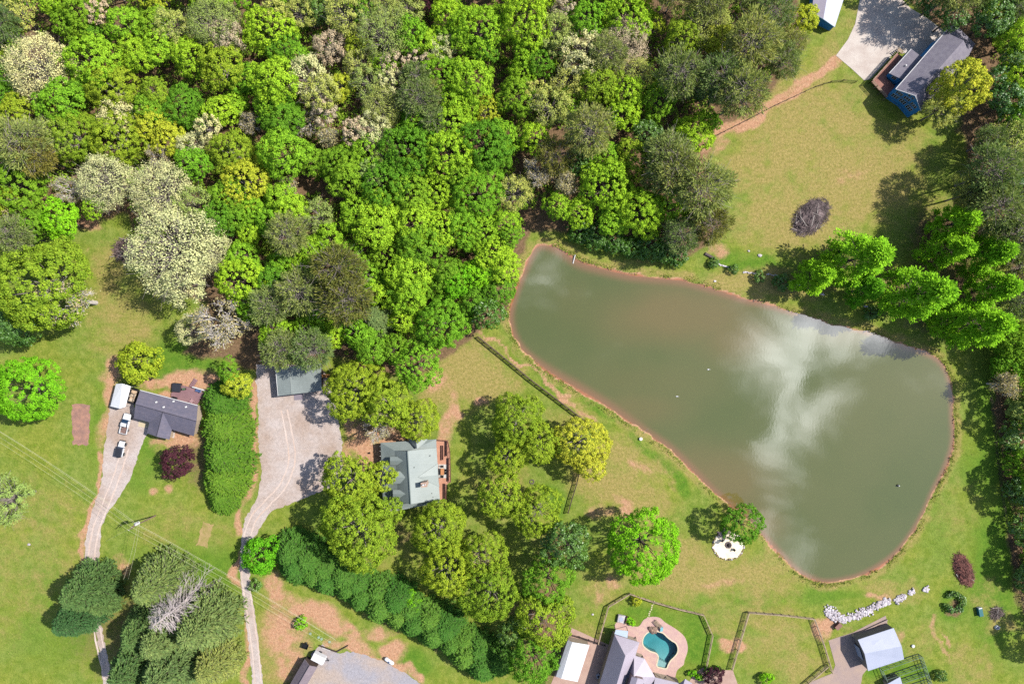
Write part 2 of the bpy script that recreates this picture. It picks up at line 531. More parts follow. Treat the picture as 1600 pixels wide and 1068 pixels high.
    chan['c'] = np.clip(chan['c'] * (0.5 + 1.0 * fbm(X, Y, 2.0, 4, 15)), 0, 1)
    chan['c'] = np.maximum(chan['c'], np.clip(0.5 - (sdp + 0.1) / .5, 0, 1))
    chan['l'] = np.clip(chan['l'] * (0.55 + 0.9 * fbm(X, Y, 4.0, 4, 25)), 0, 1)
    Z = -0.12 * np.clip(0.5 - (sdp) / 0.5, 0, 1) - np.clip(-sdp * 0.16, 0, 1.2)
    Z = Z - 3.0 * (sdist(X, Y, POOL_W) < 0.75)
    ny, nx = X.shape
    me = bpy.data.meshes.new('ground')
    co = np.stack([X, Y, Z], -1).reshape(-1, 3).astype(np.float32)
    idx = np.arange(nx * ny).reshape(ny, nx)
    q = np.stack([idx[:-1, :-1], idx[:-1, 1:], idx[1:, 1:], idx[1:, :-1]], -1).reshape(-1, 4)
    me.vertices.add(len(co)); me.vertices.foreach_set('co', co.ravel())
    me.loops.add(q.size); me.loops.foreach_set('vertex_index', q.ravel().astype(np.int32))
    me.polygons.add(len(q)); me.polygons.foreach_set('loop_start', np.arange(0, q.size, 4, dtype=np.int32))
    me.polygons.foreach_set('use_smooth', np.ones(len(q), bool))
    me.update(); me.validate()
    at = me.attributes.new('cover', 'FLOAT_COLOR', 'POINT')
    rgba = np.stack([chan['d'], chan['c'], chan['f'], chan['l']], -1).reshape(-1).astype(np.float32)
    at.data.foreach_set('color', rgba)
    o = link('ground', me)
    tag(o, kind='structure')
    # material
    m, nt, N, L, out = nodemat('turf')
    g = N('ShaderNodeNewGeometry'); pos = g.outputs['Position']
    a = N('ShaderNodeAttribute'); a.attribute_name = 'cover'
    sp = N('ShaderNodeSeparateColor'); L(a.outputs['Color'], sp.inputs[0])
    n_f = noisetex(N, L, pos, 1.9, 7, .85); n_m = noisetex(N, L, pos, 0.55, 4, .65); n_c = noisetex(N, L, pos, 0.09, 4, .6)
    n_ff = noisetex(N, L, pos, 1.35, 6, .8); n_d = noisetex(N, L, pos, .34, 7, .72)

    def wsel(w, n, amt=0.9):
        s = N('ShaderNodeMath'); s.operation = 'MULTIPLY_ADD'; s.inputs[1].default_value = amt; s.inputs[2].default_value = -amt * 0.5
        L(n, s.inputs[0])
        ad = N('ShaderNodeMath'); ad.operation = 'ADD'; L(w, ad.inputs[0]); L(s.outputs[0], ad.inputs[1])
        return ramp(N, L, ad.outputs[0], 0.15, 0.85)
    grass = mixcol(N, L, ramp(N, L, n_m, .3, .72), alb((118, 144, 54)), alb((152, 166, 82)))
    grass = mixcol(N, L, ramp(N, L, n_c, .35, .65), grass, mixcol(N, L, 1.0, grass, (1.14, 1.02, .85, 1), 'MULTIPLY'))
    lush = mixcol(N, L, ramp(N, L, n_m, .3, .7), alb((94, 136, 42)), alb((122, 154, 54)))
    dry = mixcol(N, L, ramp(N, L, n_ff, .3, .7), alb((150, 144, 74)), alb((194, 172, 114)))
    clay = mixcol(N, L, ramp(N, L, n_ff, .3, .7), alb((196, 144, 114)), alb((224, 180, 148)))
    litter = mixcol(N, L, ramp(N, L, n_ff, .3, .7), alb((112, 92, 66)), alb((160, 130, 104)))
    col = mixcol(N, L, wsel(a.outputs['Alpha'], n_m, 1.0), grass, lush)
    col = mixcol(N, L, wsel(sp.outputs[0], n_d, 1.25), col, dry)
    fleck = noisetex(N, L, pos, 2.6, 8, .9)
    col = mixcol(N, L, ramp(N, L, fleck, .56, .70), col, mixcol(N, L, .55, col, alb((204, 184, 128))))
    col = mixcol(N, L, ramp(N, L, noisetex(N, L, pos, .8, 8, .85), .56, .72), col, mixcol(N, L, 1.0, col, (.72, .80, .66, 1), 'MULTIPLY'))
    col = mixcol(N, L, wsel(sp.outputs[2], n_m, .8), col, litter)
    col = mixcol(N, L, wsel(sp.outputs[1], n_d, 1.15), col, clay)
    # tussock grain
    col = mixcol(N, L, ramp(N, L, n_f, .28, .72), mixcol(N, L, 1.0, col, (.66, .70, .66, 1), 'MULTIPLY'), mixcol(N, L, 1.0, col, (1.16, 1.13, 1.1, 1), 'MULTIPLY'))
    b = N('ShaderNodeBsdfPrincipled'); b.inputs['Roughness'].default_value = .95; b.inputs['Specular IOR Level'].default_value = .05
    L(col, b.inputs['Base Color'])
    bp = N('ShaderNodeBump'); bp.inputs['Strength'].default_value = .8; bp.inputs['Distance'].default_value = .25
    L(noisetex(N, L, pos, 2.2, 5, .75), bp.inputs['Height']); L(bp.outputs[0], b.inputs['Normal'])
    L(b.outputs[0], out.inputs[0])
    me.materials.append(m)


build_ground()


EXCL = []


def sheet(name, pts_px, z, material, t=0.0, rough_edge=0.0, step=0.7, kind='structure', parent=None):
    pts = [tuple(P(*p)[:2]) for p in pts_px]
    EXCL.append(pts)
    if rough_edge: pts = jitter_outline(pts, step, rough_edge)
    mb = MB(); mb.prism(pts, z - max(t, .01), z)
    o = mb.build(name, material, parent)
    if kind: o['kind'] = kind
    return o


# pond water ---------------------------------------------------------------
def build_pond():
    cxy = np.mean(np.array(POND_W), 0)
    ring = [tuple(np.array(p) + (np.array(p) - cxy) / np.linalg.norm(np.array(p) - cxy) * 0.8) for p in POND_W]
    xs = np.arange(-3, 122, 1.0); ys = np.arange(-68, 30, 1.0)
    X, Y = np.meshgrid(xs, ys)
    sd = sdist(X, Y, POND_W)
    keep = sd < 1.6
    idx = -np.ones(X.shape, int)
    used = np.zeros(X.shape, bool)
    c = keep[:-1, :-1] & keep[1:, :-1] & keep[:-1, 1:] & keep[1:, 1:]
    used[:-1, :-1] |= c; used[1:, :-1] |= c; used[:-1, 1:] |= c; used[1:, 1:] |= c
    idx[used] = np.arange(used.sum())
    q = np.stack([idx[:-1, :-1], idx[:-1, 1:], idx[1:, 1:], idx[1:, :-1]], -1)[c]
    PX = X * S + 800; PY = 534 - Y * S
    silt = np.zeros_like(X)
    for (x, y, rx, ry, w) in [(1060, 490, 190, 60, .75), (1150, 520, 90, 60, .6), (1110, 765, 130, 80, .9), (1010, 600, 160, 50, .3), (1180, 820, 60, 50, .8), (900, 480, 70, 60, .35), (1000, 640, 100, 40, .5), (1330, 520, 90, 30, .45), (1200, 880, 60, 30, .6)]:
        silt = np.maximum(silt, w * np.clip(1.3 - np.hypot((PX - x) / rx, (PY - y) / ry), 0, 1))
    silt = np.clip(silt * (0.6 + 0.8 * fbm(X, Y, 14, 3, 41)), 0, 1)
    west = np.clip((1350 - PX) / 500, .25, 1) * np.clip((PX - 780) / 120, .4, 1)
    shore = np.clip(1 + sd / (1.2 + 2.6 * west), 0, 1)
    me = bpy.data.meshes.new('pond_water')
    me.from_pydata(np.stack([X[used], Y[used], np.full(used.sum(), -.11)], -1).tolist(), [], q.tolist())
    at = me.attributes.new('bed', 'FLOAT_COLOR', 'POINT')
    at.data.foreach_set('color', np.stack([shore[used], silt[used], silt[used] * 0, silt[used] * 0 + 1], -1).astype(np.float32).ravel())
    me.polygons.foreach_set('use_smooth', [True] * len(me.polygons))
    o = link('pond_water', me); tag(o, kind='structure')
    m, nt, N, L, out = nodemat('turbid_water')
    a = N('ShaderNodeAttribute'); a.attribute_name = 'bed'
    sp = N('ShaderNodeSeparateColor'); L(a.outputs['Color'], sp.inputs[0])
    g = N('ShaderNodeNewGeometry'); pos = g.outputs['Position']
    deep = mixcol(N, L, ramp(N, L, noisetex(N, L, pos, .03, 3), .3, .7), alb((92, 101, 48)), alb((102, 106, 56)))
    col = mixcol(N, L, ramp(N, L, sp.outputs[1], .05, .95), deep, alb((120, 108, 62)))
    col = mixcol(N, L, ramp(N, L, sp.outputs[0], .0, .9), col, alb((142, 108, 76)))
    col = mixcol(N, L, ramp(N, L, sp.outputs[0], .78, 1.0), col, alb((188, 122, 84)))
    b = N('ShaderNodeBsdfPrincipled'); L(col, b.inputs['Base Color'])
    b.inputs['Roughness'].default_value = 0.03; b.inputs['IOR'].default_value = 1.40; b.inputs['Specular IOR Level'].default_value = 1.0
    bp = N('ShaderNodeBump'); bp.inputs['Strength'].default_value = 0.012; bp.inputs['Distance'].default_value = .2
    sc = N('ShaderNodeMapping'); sc.inputs['Scale'].default_value = (1.0, .55, 1); sc.inputs['Rotation'].default_value = (0, 0, .5)
    L(pos, sc.inputs[0])
    L(noisetex(N, L, sc.outputs[0], 1.6, 3, .5), bp.inputs['Height']); L(bp.outputs[0], b.inputs['Normal'])
    L(b.outputs[0], out.inputs[0])
    me.materials.append(m)


build_pond()

# ------------------------------------------------------------------ drives, lots and pads
M_gravel = mat('gravel', (222, 208, 202), .95, .2, .6, (198, 174, 158), .8, 10)
M_gravel2 = mat('grey_gravel', (186, 182, 190), .95, .2, .7, (206, 186, 172), .8, 10, patch=.3)
M_track = mat('dirt_gravel', (226, 204, 196), .95, .18, 2.5, (206, 172, 150), .5, 12)
M_concrete = mat('concrete', (222, 210, 200), .9, .1, 1.6, (204, 188, 178), .1, 8)
M_concrete2 = mat('weathered_concrete', (176, 154, 148), .9, .12, 1.6, (192, 166, 150), .1, 8)
M_padconc = mat('pale_concrete', (224, 206, 172), .9, .1, 3)
M_patio = mat('stamped_patio', (212, 172, 166), .85, .14, 4.0, (226, 190, 172), .2, 5)

sheet('gravel_driveway', [(181, 602), (206, 606), (214, 650), (233, 668), (229, 680), (222, 692), (213, 720), (204, 747), (192, 768), (180, 786), (166, 802), (158, 830), (154, 880), (155, 930), (158, 975), (172, 1040), (180, 1075), (162, 1075), (156, 1020),
                          (148, 975), (138, 925), (132, 880), (134, 842), (142, 802), (155, 768), (160, 735), (163, 700), (170, 650), (174, 620)], .02, M_gravel, rough_edge=.3)
sheet('gravel_yard', [(396, 1075), (388, 1000), (380, 940), (374, 890), (377, 840), (385, 805), (402, 778), (409, 740), (403, 690), (404, 640), (400, 600), (402, 570), (500, 570), (512, 590), (521, 620), (530, 660), (534, 690), (536, 728), (522, 758),
                      (482, 776), (452, 787), (422, 800), (402, 830), (393, 852), (389, 890), (396, 945), (404, 1000), (411, 1075)], .02, M_track if False else M_gravel, rough_edge=.3)
sheet('gravel_lot', [(504, 1008), (528, 1018), (560, 1018), (602, 1034), (632, 1050), (668, 1075), (462, 1075), (482, 1050), (492, 1046), (486, 1020)], .02, M_gravel2, rough_edge=.35)
z5 = lambda pts: [(1280 + x / 5.34, y / 5.34) for x, y in pts]
sheet('concrete_driveway', z5([(350, -60), (300, 200), (240, 330), (180, 410), (140, 465), (270, 575), (375, 672), (420, 665), (520, 560), (640, 430), (870, 480), (1060, 300), (1030, 250), (880, 140), (760, 70), (640, -60)]), .05, M_concrete, t=.05)
zb = lambda pts: [(1200 + x / 4, 801 + y / 4) for x, y in pts]
sheet('barn_driveway', zb([(378, 795), (530, 745), (735, 640), (748, 700), (700, 790), (700, 900), (610, 985), (590, 1010), (575, 1100), (180, 1100), (300, 1040), (400, 1000), (420, 950), (404, 890)]), .05, M_concrete2, t=.05)
sheet('garage_driveway', [(893, 980), (915, 990), (952, 1007), (962, 1020), (950, 1075), (858, 1075), (868, 1050), (880, 1010)], .05, M_patio if False else mat('pink_concrete', (204, 172, 156), .9, .12, 2, (188, 152, 138)), t=.05)
sheet('house_terrace', [(1098, 1042), (1120, 1046), (1145, 1046), (1155, 1075), (1070, 1075), (1084, 1052)], .05, mat('pink_concrete', (0, 0, 0)), t=.05)
M_rut = mat('worn_gravel', (236, 218, 208), .95, .14, .7, (222, 196, 180), .4, 10)


def ruts(path, off=.85, w=.42):
    pts = smooth_open([P(*p) for p in path])
    for sgn in (-1, 1):
        l = []; r = []
        for i, p in enumerate(pts):
            d = (pts[min(i + 1, len(pts) - 1)] - pts[max(i - 1, 0)]).normalized(); n = Vector((-d.y, d.x, 0))
            c = p + n * off * sgn + n * random.uniform(-.08, .08); ww = w * random.uniform(.6, 1.2) / 2
            l.append(c + n * ww); r.append(c - n * ww)
        m = MB()
        for i in range(len(pts) - 1):
            m.add([(q.x, q.y, .026) for q in (r[i], r[i + 1], l[i + 1], l[i])], [(0, 1, 2, 3)])
        o = m.build('wheel_track', M_rut); o['kind'] = 'structure'


def smooth_open(pts, k=6):
    out = []
    for i in range(len(pts) - 1):
        a, b = pts[i], pts[i + 1]; p0 = pts[max(i - 1, 0)]; p3 = pts[min(i + 2, len(pts) - 1)]
        for j in range(k):
            t = j / k
            out.append(.5 * ((2 * a) + (b - p0) * t + (2 * p0 - 5 * a + 4 * b - p3) * t * t + (3 * a - p0 - 3 * b + p3) * t ** 3))
    return out + [pts[-1]]


ruts([(403, 1066), (398, 1010), (390, 950), (382, 895), (384, 850), (395, 812), (418, 785), (442, 758), (456, 720), (452, 680), (444, 640)])
ruts([(168, 1060), (152, 985), (143, 890), (148, 835), (164, 790), (182, 745), (196, 700)])
sheet('soil_bed', [(112, 632), (126, 630), (140, 634), (139, 694), (114, 695)], .03, mat('tilled_soil', (166, 128, 116), .95, .2, 4, (200, 150, 128), .5, 8), rough_edge=.3, t=.03)
sheet('soil_bed', [(318, 815), (334, 819), (322, 855), (306, 850)], .03, mat('straw_soil', (206, 172, 124), .95, .2, 4, (150, 150, 60), .5, 8, patch=.6), rough_edge=.3, t=.03)
sheet('concrete_pad', [(217, 656), (233, 660), (230, 668), (216, 666)], .05, M_padconc, t=.05)
sheet('concrete_pad', [(268, 671), (274, 673), (272, 684), (266, 682)], .05, mat('concrete', (0, 0, 0)), t=.05)
sheet('ramp_slab', [(459, 616), (473, 614), (474, 624), (460, 625)], .06, mat('grey_slab', (150, 140, 152), .8, .1, 2), t=.06)

# ------------------------------------------------------------------ building materials
M_slate = mat('slate_shingle', (112, 110, 130), .85, .16, 5, (128, 122, 138), .3, 20, wave=((0.25, 1, 0), .45, .16))
M_greenmetal = mat('green_grey_metal', (150, 161, 158), .6, .06, 1.0, (138, 150, 148), 0, wave=((0.06, 1, 0), .45, .08), spec=.4)
M_metalroof = mat('pale_metal_roof', (150, 160, 158), .5, .1, 1.0, (132, 142, 140), 0, wave=((0.12, 1, 0), .6, .10), spec=.4)
M_lilac = mat('lilac_metal_roof', (186, 176, 190), .5, .06, 1.0, (176, 166, 182), 0, wave=((.3, 1, 0), .4, .07), spec=.4)
M_white = mat('white_metal', (246, 246, 248), .5, .04, 1, (236, 238, 244), spec=.4)
M_offwhite = mat('white_tin_roof', (186, 192, 214), .6, .04, 1, (178, 185, 208), 0, wave=((.95, .3, 0), .5, .05), spec=.4)
M_bluewall = mat('blue_siding', (40, 126, 186), .7, .08, 3, None, 0, k=1.5, wave=((0, 0, 1), .2, .25))
M_blueshade = mat('charcoal_blue_shingle', (150, 144, 156), .85, .15, 5, (132, 126, 142), .3, 20, wave=((.7, -.7, 0), .4, .12))
M_trim = mat('white_trim', (240, 240, 240), .6, .05, 2)
M_glass = mat('window_glass', (16, 20, 26), .1, .05, 1, spec=.5)
M_redwall = mat('redwood_siding', (140, 88, 70), .8, .15, 3, wave=((0, 0, 1), .25, .2))
M_tanwall = mat('tan_siding', (196, 178, 156), .8, .1, 3)
M_darkwood = mat('dark_timber', (84, 66, 58), .85, .2, 5)
M_blackwood = mat('black_timber', (54, 44, 42), .85, .2, 5)
M_tanwood = mat('weathered_timber', (204, 178, 152), .85, .2, 5, (150, 132, 104))
M_deck = mat('terracotta_decking', (228, 168, 138), .8, .14, 3, (212, 150, 120))
M_mauvedeck = mat('mauve_decking', (164, 126, 130), .8, .12, 3, (150, 112, 118))
M_bench = mat('stained_bench', (150, 102, 88), .8, .15, 4)
M_brick = mat('chimney_stone', (222, 196, 176), .85, .2, 4, (180, 140, 120))
M_black = mat('black_plastic', (24, 24, 28), .5, .1, 2)
M_rubber = mat('tyre_rubber', (34, 34, 36), .8, .1, 2)
M_chrome = mat('grey_rim', (170, 172, 178), .35, .05, 2, metal=.6)
M_carwhite = mat('white_car_paint', (238, 240, 244), .25, .02, 1, spec=.6)
M_carglass = mat('tinted_glass', (40, 66, 96), .06, .05, 1, spec=.8)
M_softtop = mat('black_soft_top', (38, 42, 56), .7, .1, 2)
M_tan = mat('tan_vinyl', (222, 192, 160), .7, .1, 3)
M_bedbrown = mat('bed_liner', (150, 120, 112), .8, .2, 4)


def house(name, loc, label, cat='house'):
    return empty(name, loc, label, cat)


def walls(mb, outline, z0=0.0, inset=0.45, drop=0.22):
    """outline: roof edge points (Vector with height); walls stand a little inside and reach up under the roof"""
    c = sum(outline, Vector()) / len(outline)
    pts = []
    for p in outline:
        d = Vector((p.x - c.x, p.y - c.y, 0)); ln = d.length
        q = Vector((p.x, p.y, p.z)) - d.normalized() * min(inset * 1.25, ln * .5)
        q.z = p.z - drop
        pts.append(q)
    if area2([(p.x, p.y) for p in pts]) < 0: pts = pts[::-1]
    n = len(pts)
    vs = [(p.x, p.y, z0) for p in pts] + [(p.x, p.y, p.z) for p in pts]
    fs = [(i, (i + 1) % n, n + (i + 1) % n, n + i) for i in range(n)]
    return mb.add(vs, fs)


def lerp(a, b, t): return a + (b - a) * t


# main grey-green roofed house ----------------------------------------------
def main_house():
    r = house('farmhouse', P(645, 740), 'farmhouse with grey-green metal roof, three small dormers and a stone chimney')
    G = lambda x, y, h: PH(560 + x / 6.68, 660 + y / 6.68, h)
    nw, sw = G(232, 210, 3), G(262, 945, 3)
    ne, se = G(812, 172, 3.2), G(857, 832, 3.2)
    rn, rs = G(512, 295, 7.2), G(546, 850, 7.2)
    wn, ws = G(378, 292, 4.7), G(418, 832, 4.7)           # where porch roof meets the steep roof
    en, es = G(690, 268, 4.6), G(752, 806, 4.6)
    mb = MB()
    mb.slab([rn, rs, ws, wn], .18)
    mb.slab([wn, ws, sw, nw], .18)
    e1 = G(815, 262, 3.25); e2 = G(850, 800, 3.25)
    mb.slab([rn, e1, e2, rs], .18)
    # porch roofs wrapping the gable ends
    mb.slab([nw, ne, e1, lerp(rn, e1, .05) - Vector((0, .3, 2.4)), wn - Vector((0, 0, .1))], .15)
    mb.slab([sw, ws - Vector((0, 0, .1)), lerp(rs, e2, .05) - Vector((0, 0, 2.5)), e2, se], .15)
    roof = mb.build('roof', M_greenmetal, r)
    caps = MB()
    caps.tube(rn + Vector((0, 0, .02)), rs + Vector((0, 0, .02)), .14, n=6)
    caps.build('ridge_cap', mat('ridge_metal', (112, 126, 124), .5, .05), roof)
    w = MB(); walls(w, [nw, ne, e1, rn, e1 * 0 + ne, ne] if False else [G(270, 240, 3), G(790, 215, 3.1), G(835, 800, 3.1), G(290, 910, 3)], inset=.1)
    w.build('wall', M_redwall, r)
    # upper gable ends
    for a, b, c in ((wn, rn, e1), (ws, rs, e2)):
        g = MB(); d = Vector((0, -.25 if a is wn else .25, 0))
        bl = Vector((a.x + .3, a.y, 2.9)) + d; br = Vector((c.x - .5, c.y, 2.9)) + d
        pts = [bl, br, c + d - Vector((.5, 0, .25)), b + d - Vector((0, 0, .3)), a + d + Vector((.3, 0, -.25))]
        pts2 = [p + d * .5 for p in pts]
        n = 5
        g.add(pts + pts2, [tuple(range(5)), tuple(range(9, 4, -1))] + [(i, 5 + i, 5 + (i + 1) % 5, (i + 1) % 5) for i in range(5)])
        g.build('gable_wall', M_redwall, r)
    # north porch gablet
    m = MB(); pk = G(612, 272, 5.4); po = G(600, 170, 5.2)
    m.slab([pk, po, G(520, 168, 3.4), G(560, 230, 4.2)], .12); m.slab([pk, G(690, 215, 4.0), G(722, 172, 3.4), po], .12)
    m.build('porch_gable', M_greenmetal, r)
    # three west dormers
    for (x0, x1, yc, hw) in ((330, 465, 398, 43), (345, 495, 570, 65), (360, 490, 743, 43)):
        zt = 6.3 if hw < 60 else 6.5
        f = MB(); fr = G(x0, yc, zt); bk = G(x1, yc, zt)
        l0, l1 = G(x0, yc - hw, zt - .95), G(x1 - 60, yc - hw, zt - .95)
        r0, r1 = G(x0, yc + hw, zt - .95), G(x1 - 60, yc + hw, zt - .95)
        f.slab([fr, bk, l1, l0], .1); f.slab([fr, r0, r1, bk], .1)
        d = f.build('dormer', M_greenmetal, r)
        fw = MB(); ins = Vector((.28, 0, 0))
        a, b = l0 + ins + Vector((0, -.15, -.1)), r0 + ins + Vector((0, .15, -.1)); t = fr + ins - Vector((0, 0, .14))
        a2, b2 = Vector((a.x, a.y, 4.2)), Vector((b.x, b.y, 4.2))
        back = Vector((2.2, 0, 0))
        fw.add([a2, b2, b, t, a, a2 + back, b2 + back, b + back, t + back, a + back], [(0, 1, 2, 3, 4), (1, 6, 7, 2), (5, 0, 4, 9), (9, 8, 7, 6, 5)])
        fw.build('dormer_wall', M_tanwall, d)
        wi = MB(); cc = (a + b) / 2; wi.box((cc.x - .03, cc.y, cc.z - .55), (.06, .9 if hw < 60 else 1.6, .9)); wi.build('window', M_glass, d)
    # shallow east dormer ridge
    m = MB(); a = G(622, 566, 6.15); b = G(825, 548, 4.2)
    b.z = 3.75
    m.slab([a, b, G(832, 425, 3.35)], .1); m.slab([a, G(846, 668, 3.3), b], .1)
    m.build('dormer', M_greenmetal, r)
    # chimney
    c = MB(); p = G(690, 640, 7.4); c.box((p.x, p.y, 5.6), (1.35, 1.0, 5.2), .12)
    c.box((p.x, p.y, 8.28), (1.6, 1.25, .16), .12)
    ch = c.build('chimney', M_brick, r)
    f = MB(); f.tube((p.x - .2, p.y, 8.36), (p.x - .2, p.y, 8.7), .22, n=8); f.tube((p.x + .3, p.y + .1, 8.36), (p.x + .3, p.y + .1, 8.6), .15, n=8); f.build('flue', M_trim, ch)
    for (x, y, h) in ((750, 343, 4.3), (768, 735, 4.1), (585, 465, 6.4), (780, 775, 3.95)):
        v = MB(); q = G(x, y, h); v.tube(q - Vector((0, 0, .6)), q + Vector((0, 0, .35)), .1, n=7); v.build('vent_pipe', M_black, r)
    for i in range(5):
        q = lerp(G(240, 230, 0), G(240, 430, 0), i / 4); pp = MB(); pp.box((q.x + .25, q.y, 1.4), (.16, .16, 2.8)); pp.build('porch_post', M_trim, r)
    # deck
    d = empty('garden_deck', P(695, 735), 'terracotta wooden deck along the right side of the grey-green roofed farmhouse', 'deck')
    pl = [tuple(P(560 + x / 6.68, 660 + y / 6.68)[:2]) for x, y in ((800, 175), (935, 185), (960, 300), (965, 610), (925, 640), (915, 820), (852, 822), (835, 470))]
    b = MB()
    xs0, xs1 = min(p[0] for p in pl), max(p[0] for p in pl); ys0, ys1 = min(p[1] for p in pl), max(p[1] for p in pl)
    y = ys0
    while y < ys1:
        inside = [x for x in np.arange(xs0 - .5, xs1 + .5, .05) if sdist(np.array([x]), np.array([y + .1]), pl)[0] < 0]
        if inside: b.box(((inside[0] + inside[-1]) / 2, y + .1, .72), (inside[-1] - inside[0], .185, .06))
        y += .2
    o = b.build('decking', M_deck, d); o['kind'] = 'stuff'
    f = MB(); f.prism(pl, .1, .66); f.build('deck_frame', M_darkwood, d)
    rail = [(935, 178), (962, 300), (968, 612)]
    rail2 = [(925, 640), (918, 822), (852, 826)]
    for rl in (rail, rail2, [(812, 172), (930, 180)]):
        w = [P(560 + x / 6.68, 660 + y / 6.68) for x, y in rl]
        for p, q in zip(w[:-1], w[1:]):
            L_ = (q - p).length; n = max(1, int(L_ / 1.6)); ang = math.atan2(q.y - p.y, q.x - p.x)
            for i in range(n + 1):
                s = p.lerp(q, i / n); m = MB(); m.box((s.x, s.y, 1.2), (.1, .1, 1.0)); m.build('rail_post', M_tanwall, d)
            for z, sz in ((1.68, (L_, .14, .05)), (.95, (L_, .05, .08)), (1.3, (L_, .04, .06))):
                m = MB(); c = p.lerp(q, .5); m.box((c.x, c.y, z), sz, ang); m.build('rail', M_redwall, d)
    # benches built along the rail
    k = 0
    for (x, y, w, l, lab) in ((880, 305, 30, 150, 'long brown bench in the middle of the upper deck end'), (922, 260, 24, 160, 'long brown bench against the rail at the upper deck corner'),
                              (942, 480, 22, 240, 'longest brown bench on the deck, beside the rug'), (903, 720, 26, 190, 'brown bench along the rail at the lower deck end')):
        p = P(560 + x / 6.68, 660 + y / 6.68); sx, sy = .62 * w / 6.68 / S, l / 6.68 / S
        t = empty('deck_bench', (p.x, p.y, .75), lab, 'bench', 'benches on the deck')
        for j in range(3):
            m = MB(); m.box((p.x + (j - 1) * sx / 3, p.y, 1.2), (sx / 3.4, sy, .05)); m.build('slat', M_bench, t)
        for e in (-1, 1):
            m = MB(); m.box((p.x, p.y + e * sy * .42, .96), (sx * .8, .1, .42)); m.build('leg', M_darkwood, t)
        m = MB(); m.box((p.x + sx * .6, p.y, 1.5), (.06, sy, .3)); m.build('backrest', M_bench, t)
    p0 = P(560 + 882 / 6.68, 660 + 500 / 6.68)
    m = MB(); m.box((p0.x, p0.y, .765), (84 / 6.68 / S, 142 / 6.68 / S, .02)); o = m.build('outdoor_rug', mat('pale_rug', (226, 222, 214), .95, .1, 3)); tag(o, 'pale rectangular rug under the dining table on the deck', 'rug')
    t = empty('dining_table', (p0.x, p0.y, .775), 'orange-brown wooden dining table on the pale deck rug', 'table')
    m = MB(); m.box((p0.x, p0.y, 1.5), (.95, 1.75, .06), ch=.02); m.build('tabletop', mat('oiled_wood', (222, 152, 96), .6, .12, 3), t)
    for sx in (-1, 1):
        for sy in (-1, 1):
            m = MB(); m.box((p0.x + sx * .38, p0.y + sy * .75, 1.12), (.08, .08, .69)); m.build('leg', M_darkwood, t)
    labs = ['black chair at the upper end of the deck table', 'black chair at the lower end of the deck table', 'black chair on the house side of the deck table',
            'black chair on the rail side of the deck table, upper one', 'black chair on the rail side of the deck table, lower one']
    for i, (dx, dy, rz) in enumerate(((0, 1.35, math.pi), (0, -1.3, 0), (-.85, -.1, -math.pi / 2), (.9, .35, math.pi / 2), (.9, -.4, math.pi / 2))):
        chair((p0.x + dx, p0.y + dy, .775), rz, labs[i])


_chair = [None]


def chair(loc, rz, label, group='black chairs round the deck table'):
    if _chair[0] is None:
        r = empty('garden_chair', (0, 0, 0), label, 'chair', group)
        m = MB(); m.box((0, 0, .45), (.55, .55, .07), ch=.02); m.build('seat', M_black, r)
        m = MB(); m.box((0, -.27, .75), (.55, .06, .6)); m.build('backrest', M_black, r)
        for s in (-1, 1):
            for t in (-1, 1):
                m = MB(); m.box((s * .24, t * .24, .21), (.05, .05, .42)); m.build('leg', M_black, r)
            m = MB(); m.box((s * .3, 0, .66), (.06, .5, .05)); m.build('armrest', M_black, r)
        _chair[0] = r
    else:
        r = copy_tree(_chair[0]); r['label'] = label; r['group'] = group
    r.location = loc; r.rotation_euler = (0, 0, rz)
    return r


main_house()


# metal roofed garage on the gravel yard --------------------------------------
def garage_shed():
    r = house('garage', P(468, 597), 'garage with pale grey-green metal roof at the top of the gravel yard', 'garage')
    G = lambda x, y, h: PH(390 + x / 8.89, 560 + y / 8.89, h)
    a, b, c, d = G(362, 130, 3.2), G(398, 518, 3.2), G(1000, 448, 2.8), G(990, 70, 2.8)
    rn, rs = G(556, 110, 3.7), G(582, 496, 3.7)
    m = MB(); m.slab([a, rn, rs, b], .12); m.slab([rn, d, c, rs], .12); rf = m.build('roof', M_metalroof, r)
    m = MB(); m.tube(rn, rs, .1, n=6); m.build('ridge_cap', M_metalroof, rf)
    w = MB(); walls(w, [a, rn, d, c, rs, b], inset=.3); w.build('wall', M_darkwood, r)
    m = MB(); q = lerp(b, rs, .95); m.box((q.x, q.y + .22, 1.2), (2.6, .1, 2.4), .1); m.build('door', M_tanwall, r)
    m = MB(); m.tube(a + Vector((-.08, 0, -.05)), b + Vector((-.08, 0, -.05)), .08, n=6); m.build('gutter', M_trim, r)
    # stacked orange firewood by the right end
    o = empty('firewood_stack', P(508, 587), 'small orange stack of cut firewood beside the garage', 'firewood')
    p = P(508, 587)
    for i in range(16):
        m = MB(); x = p.x - .9 + (i % 6) * .36 + (.18 if i >= 6 else 0) + (.18 if i >= 11 else 0); zz = .2 + (0 if i < 6 else .3 if i < 11 else .6)
        m.tube((x, p.y - .45, zz), (x + random.uniform(-.05, .05), p.y + .45, zz), .17, n=7); m.build('log', mat('cut_wood', (226, 158, 92), .8, .2, 4), o)


garage_shed()


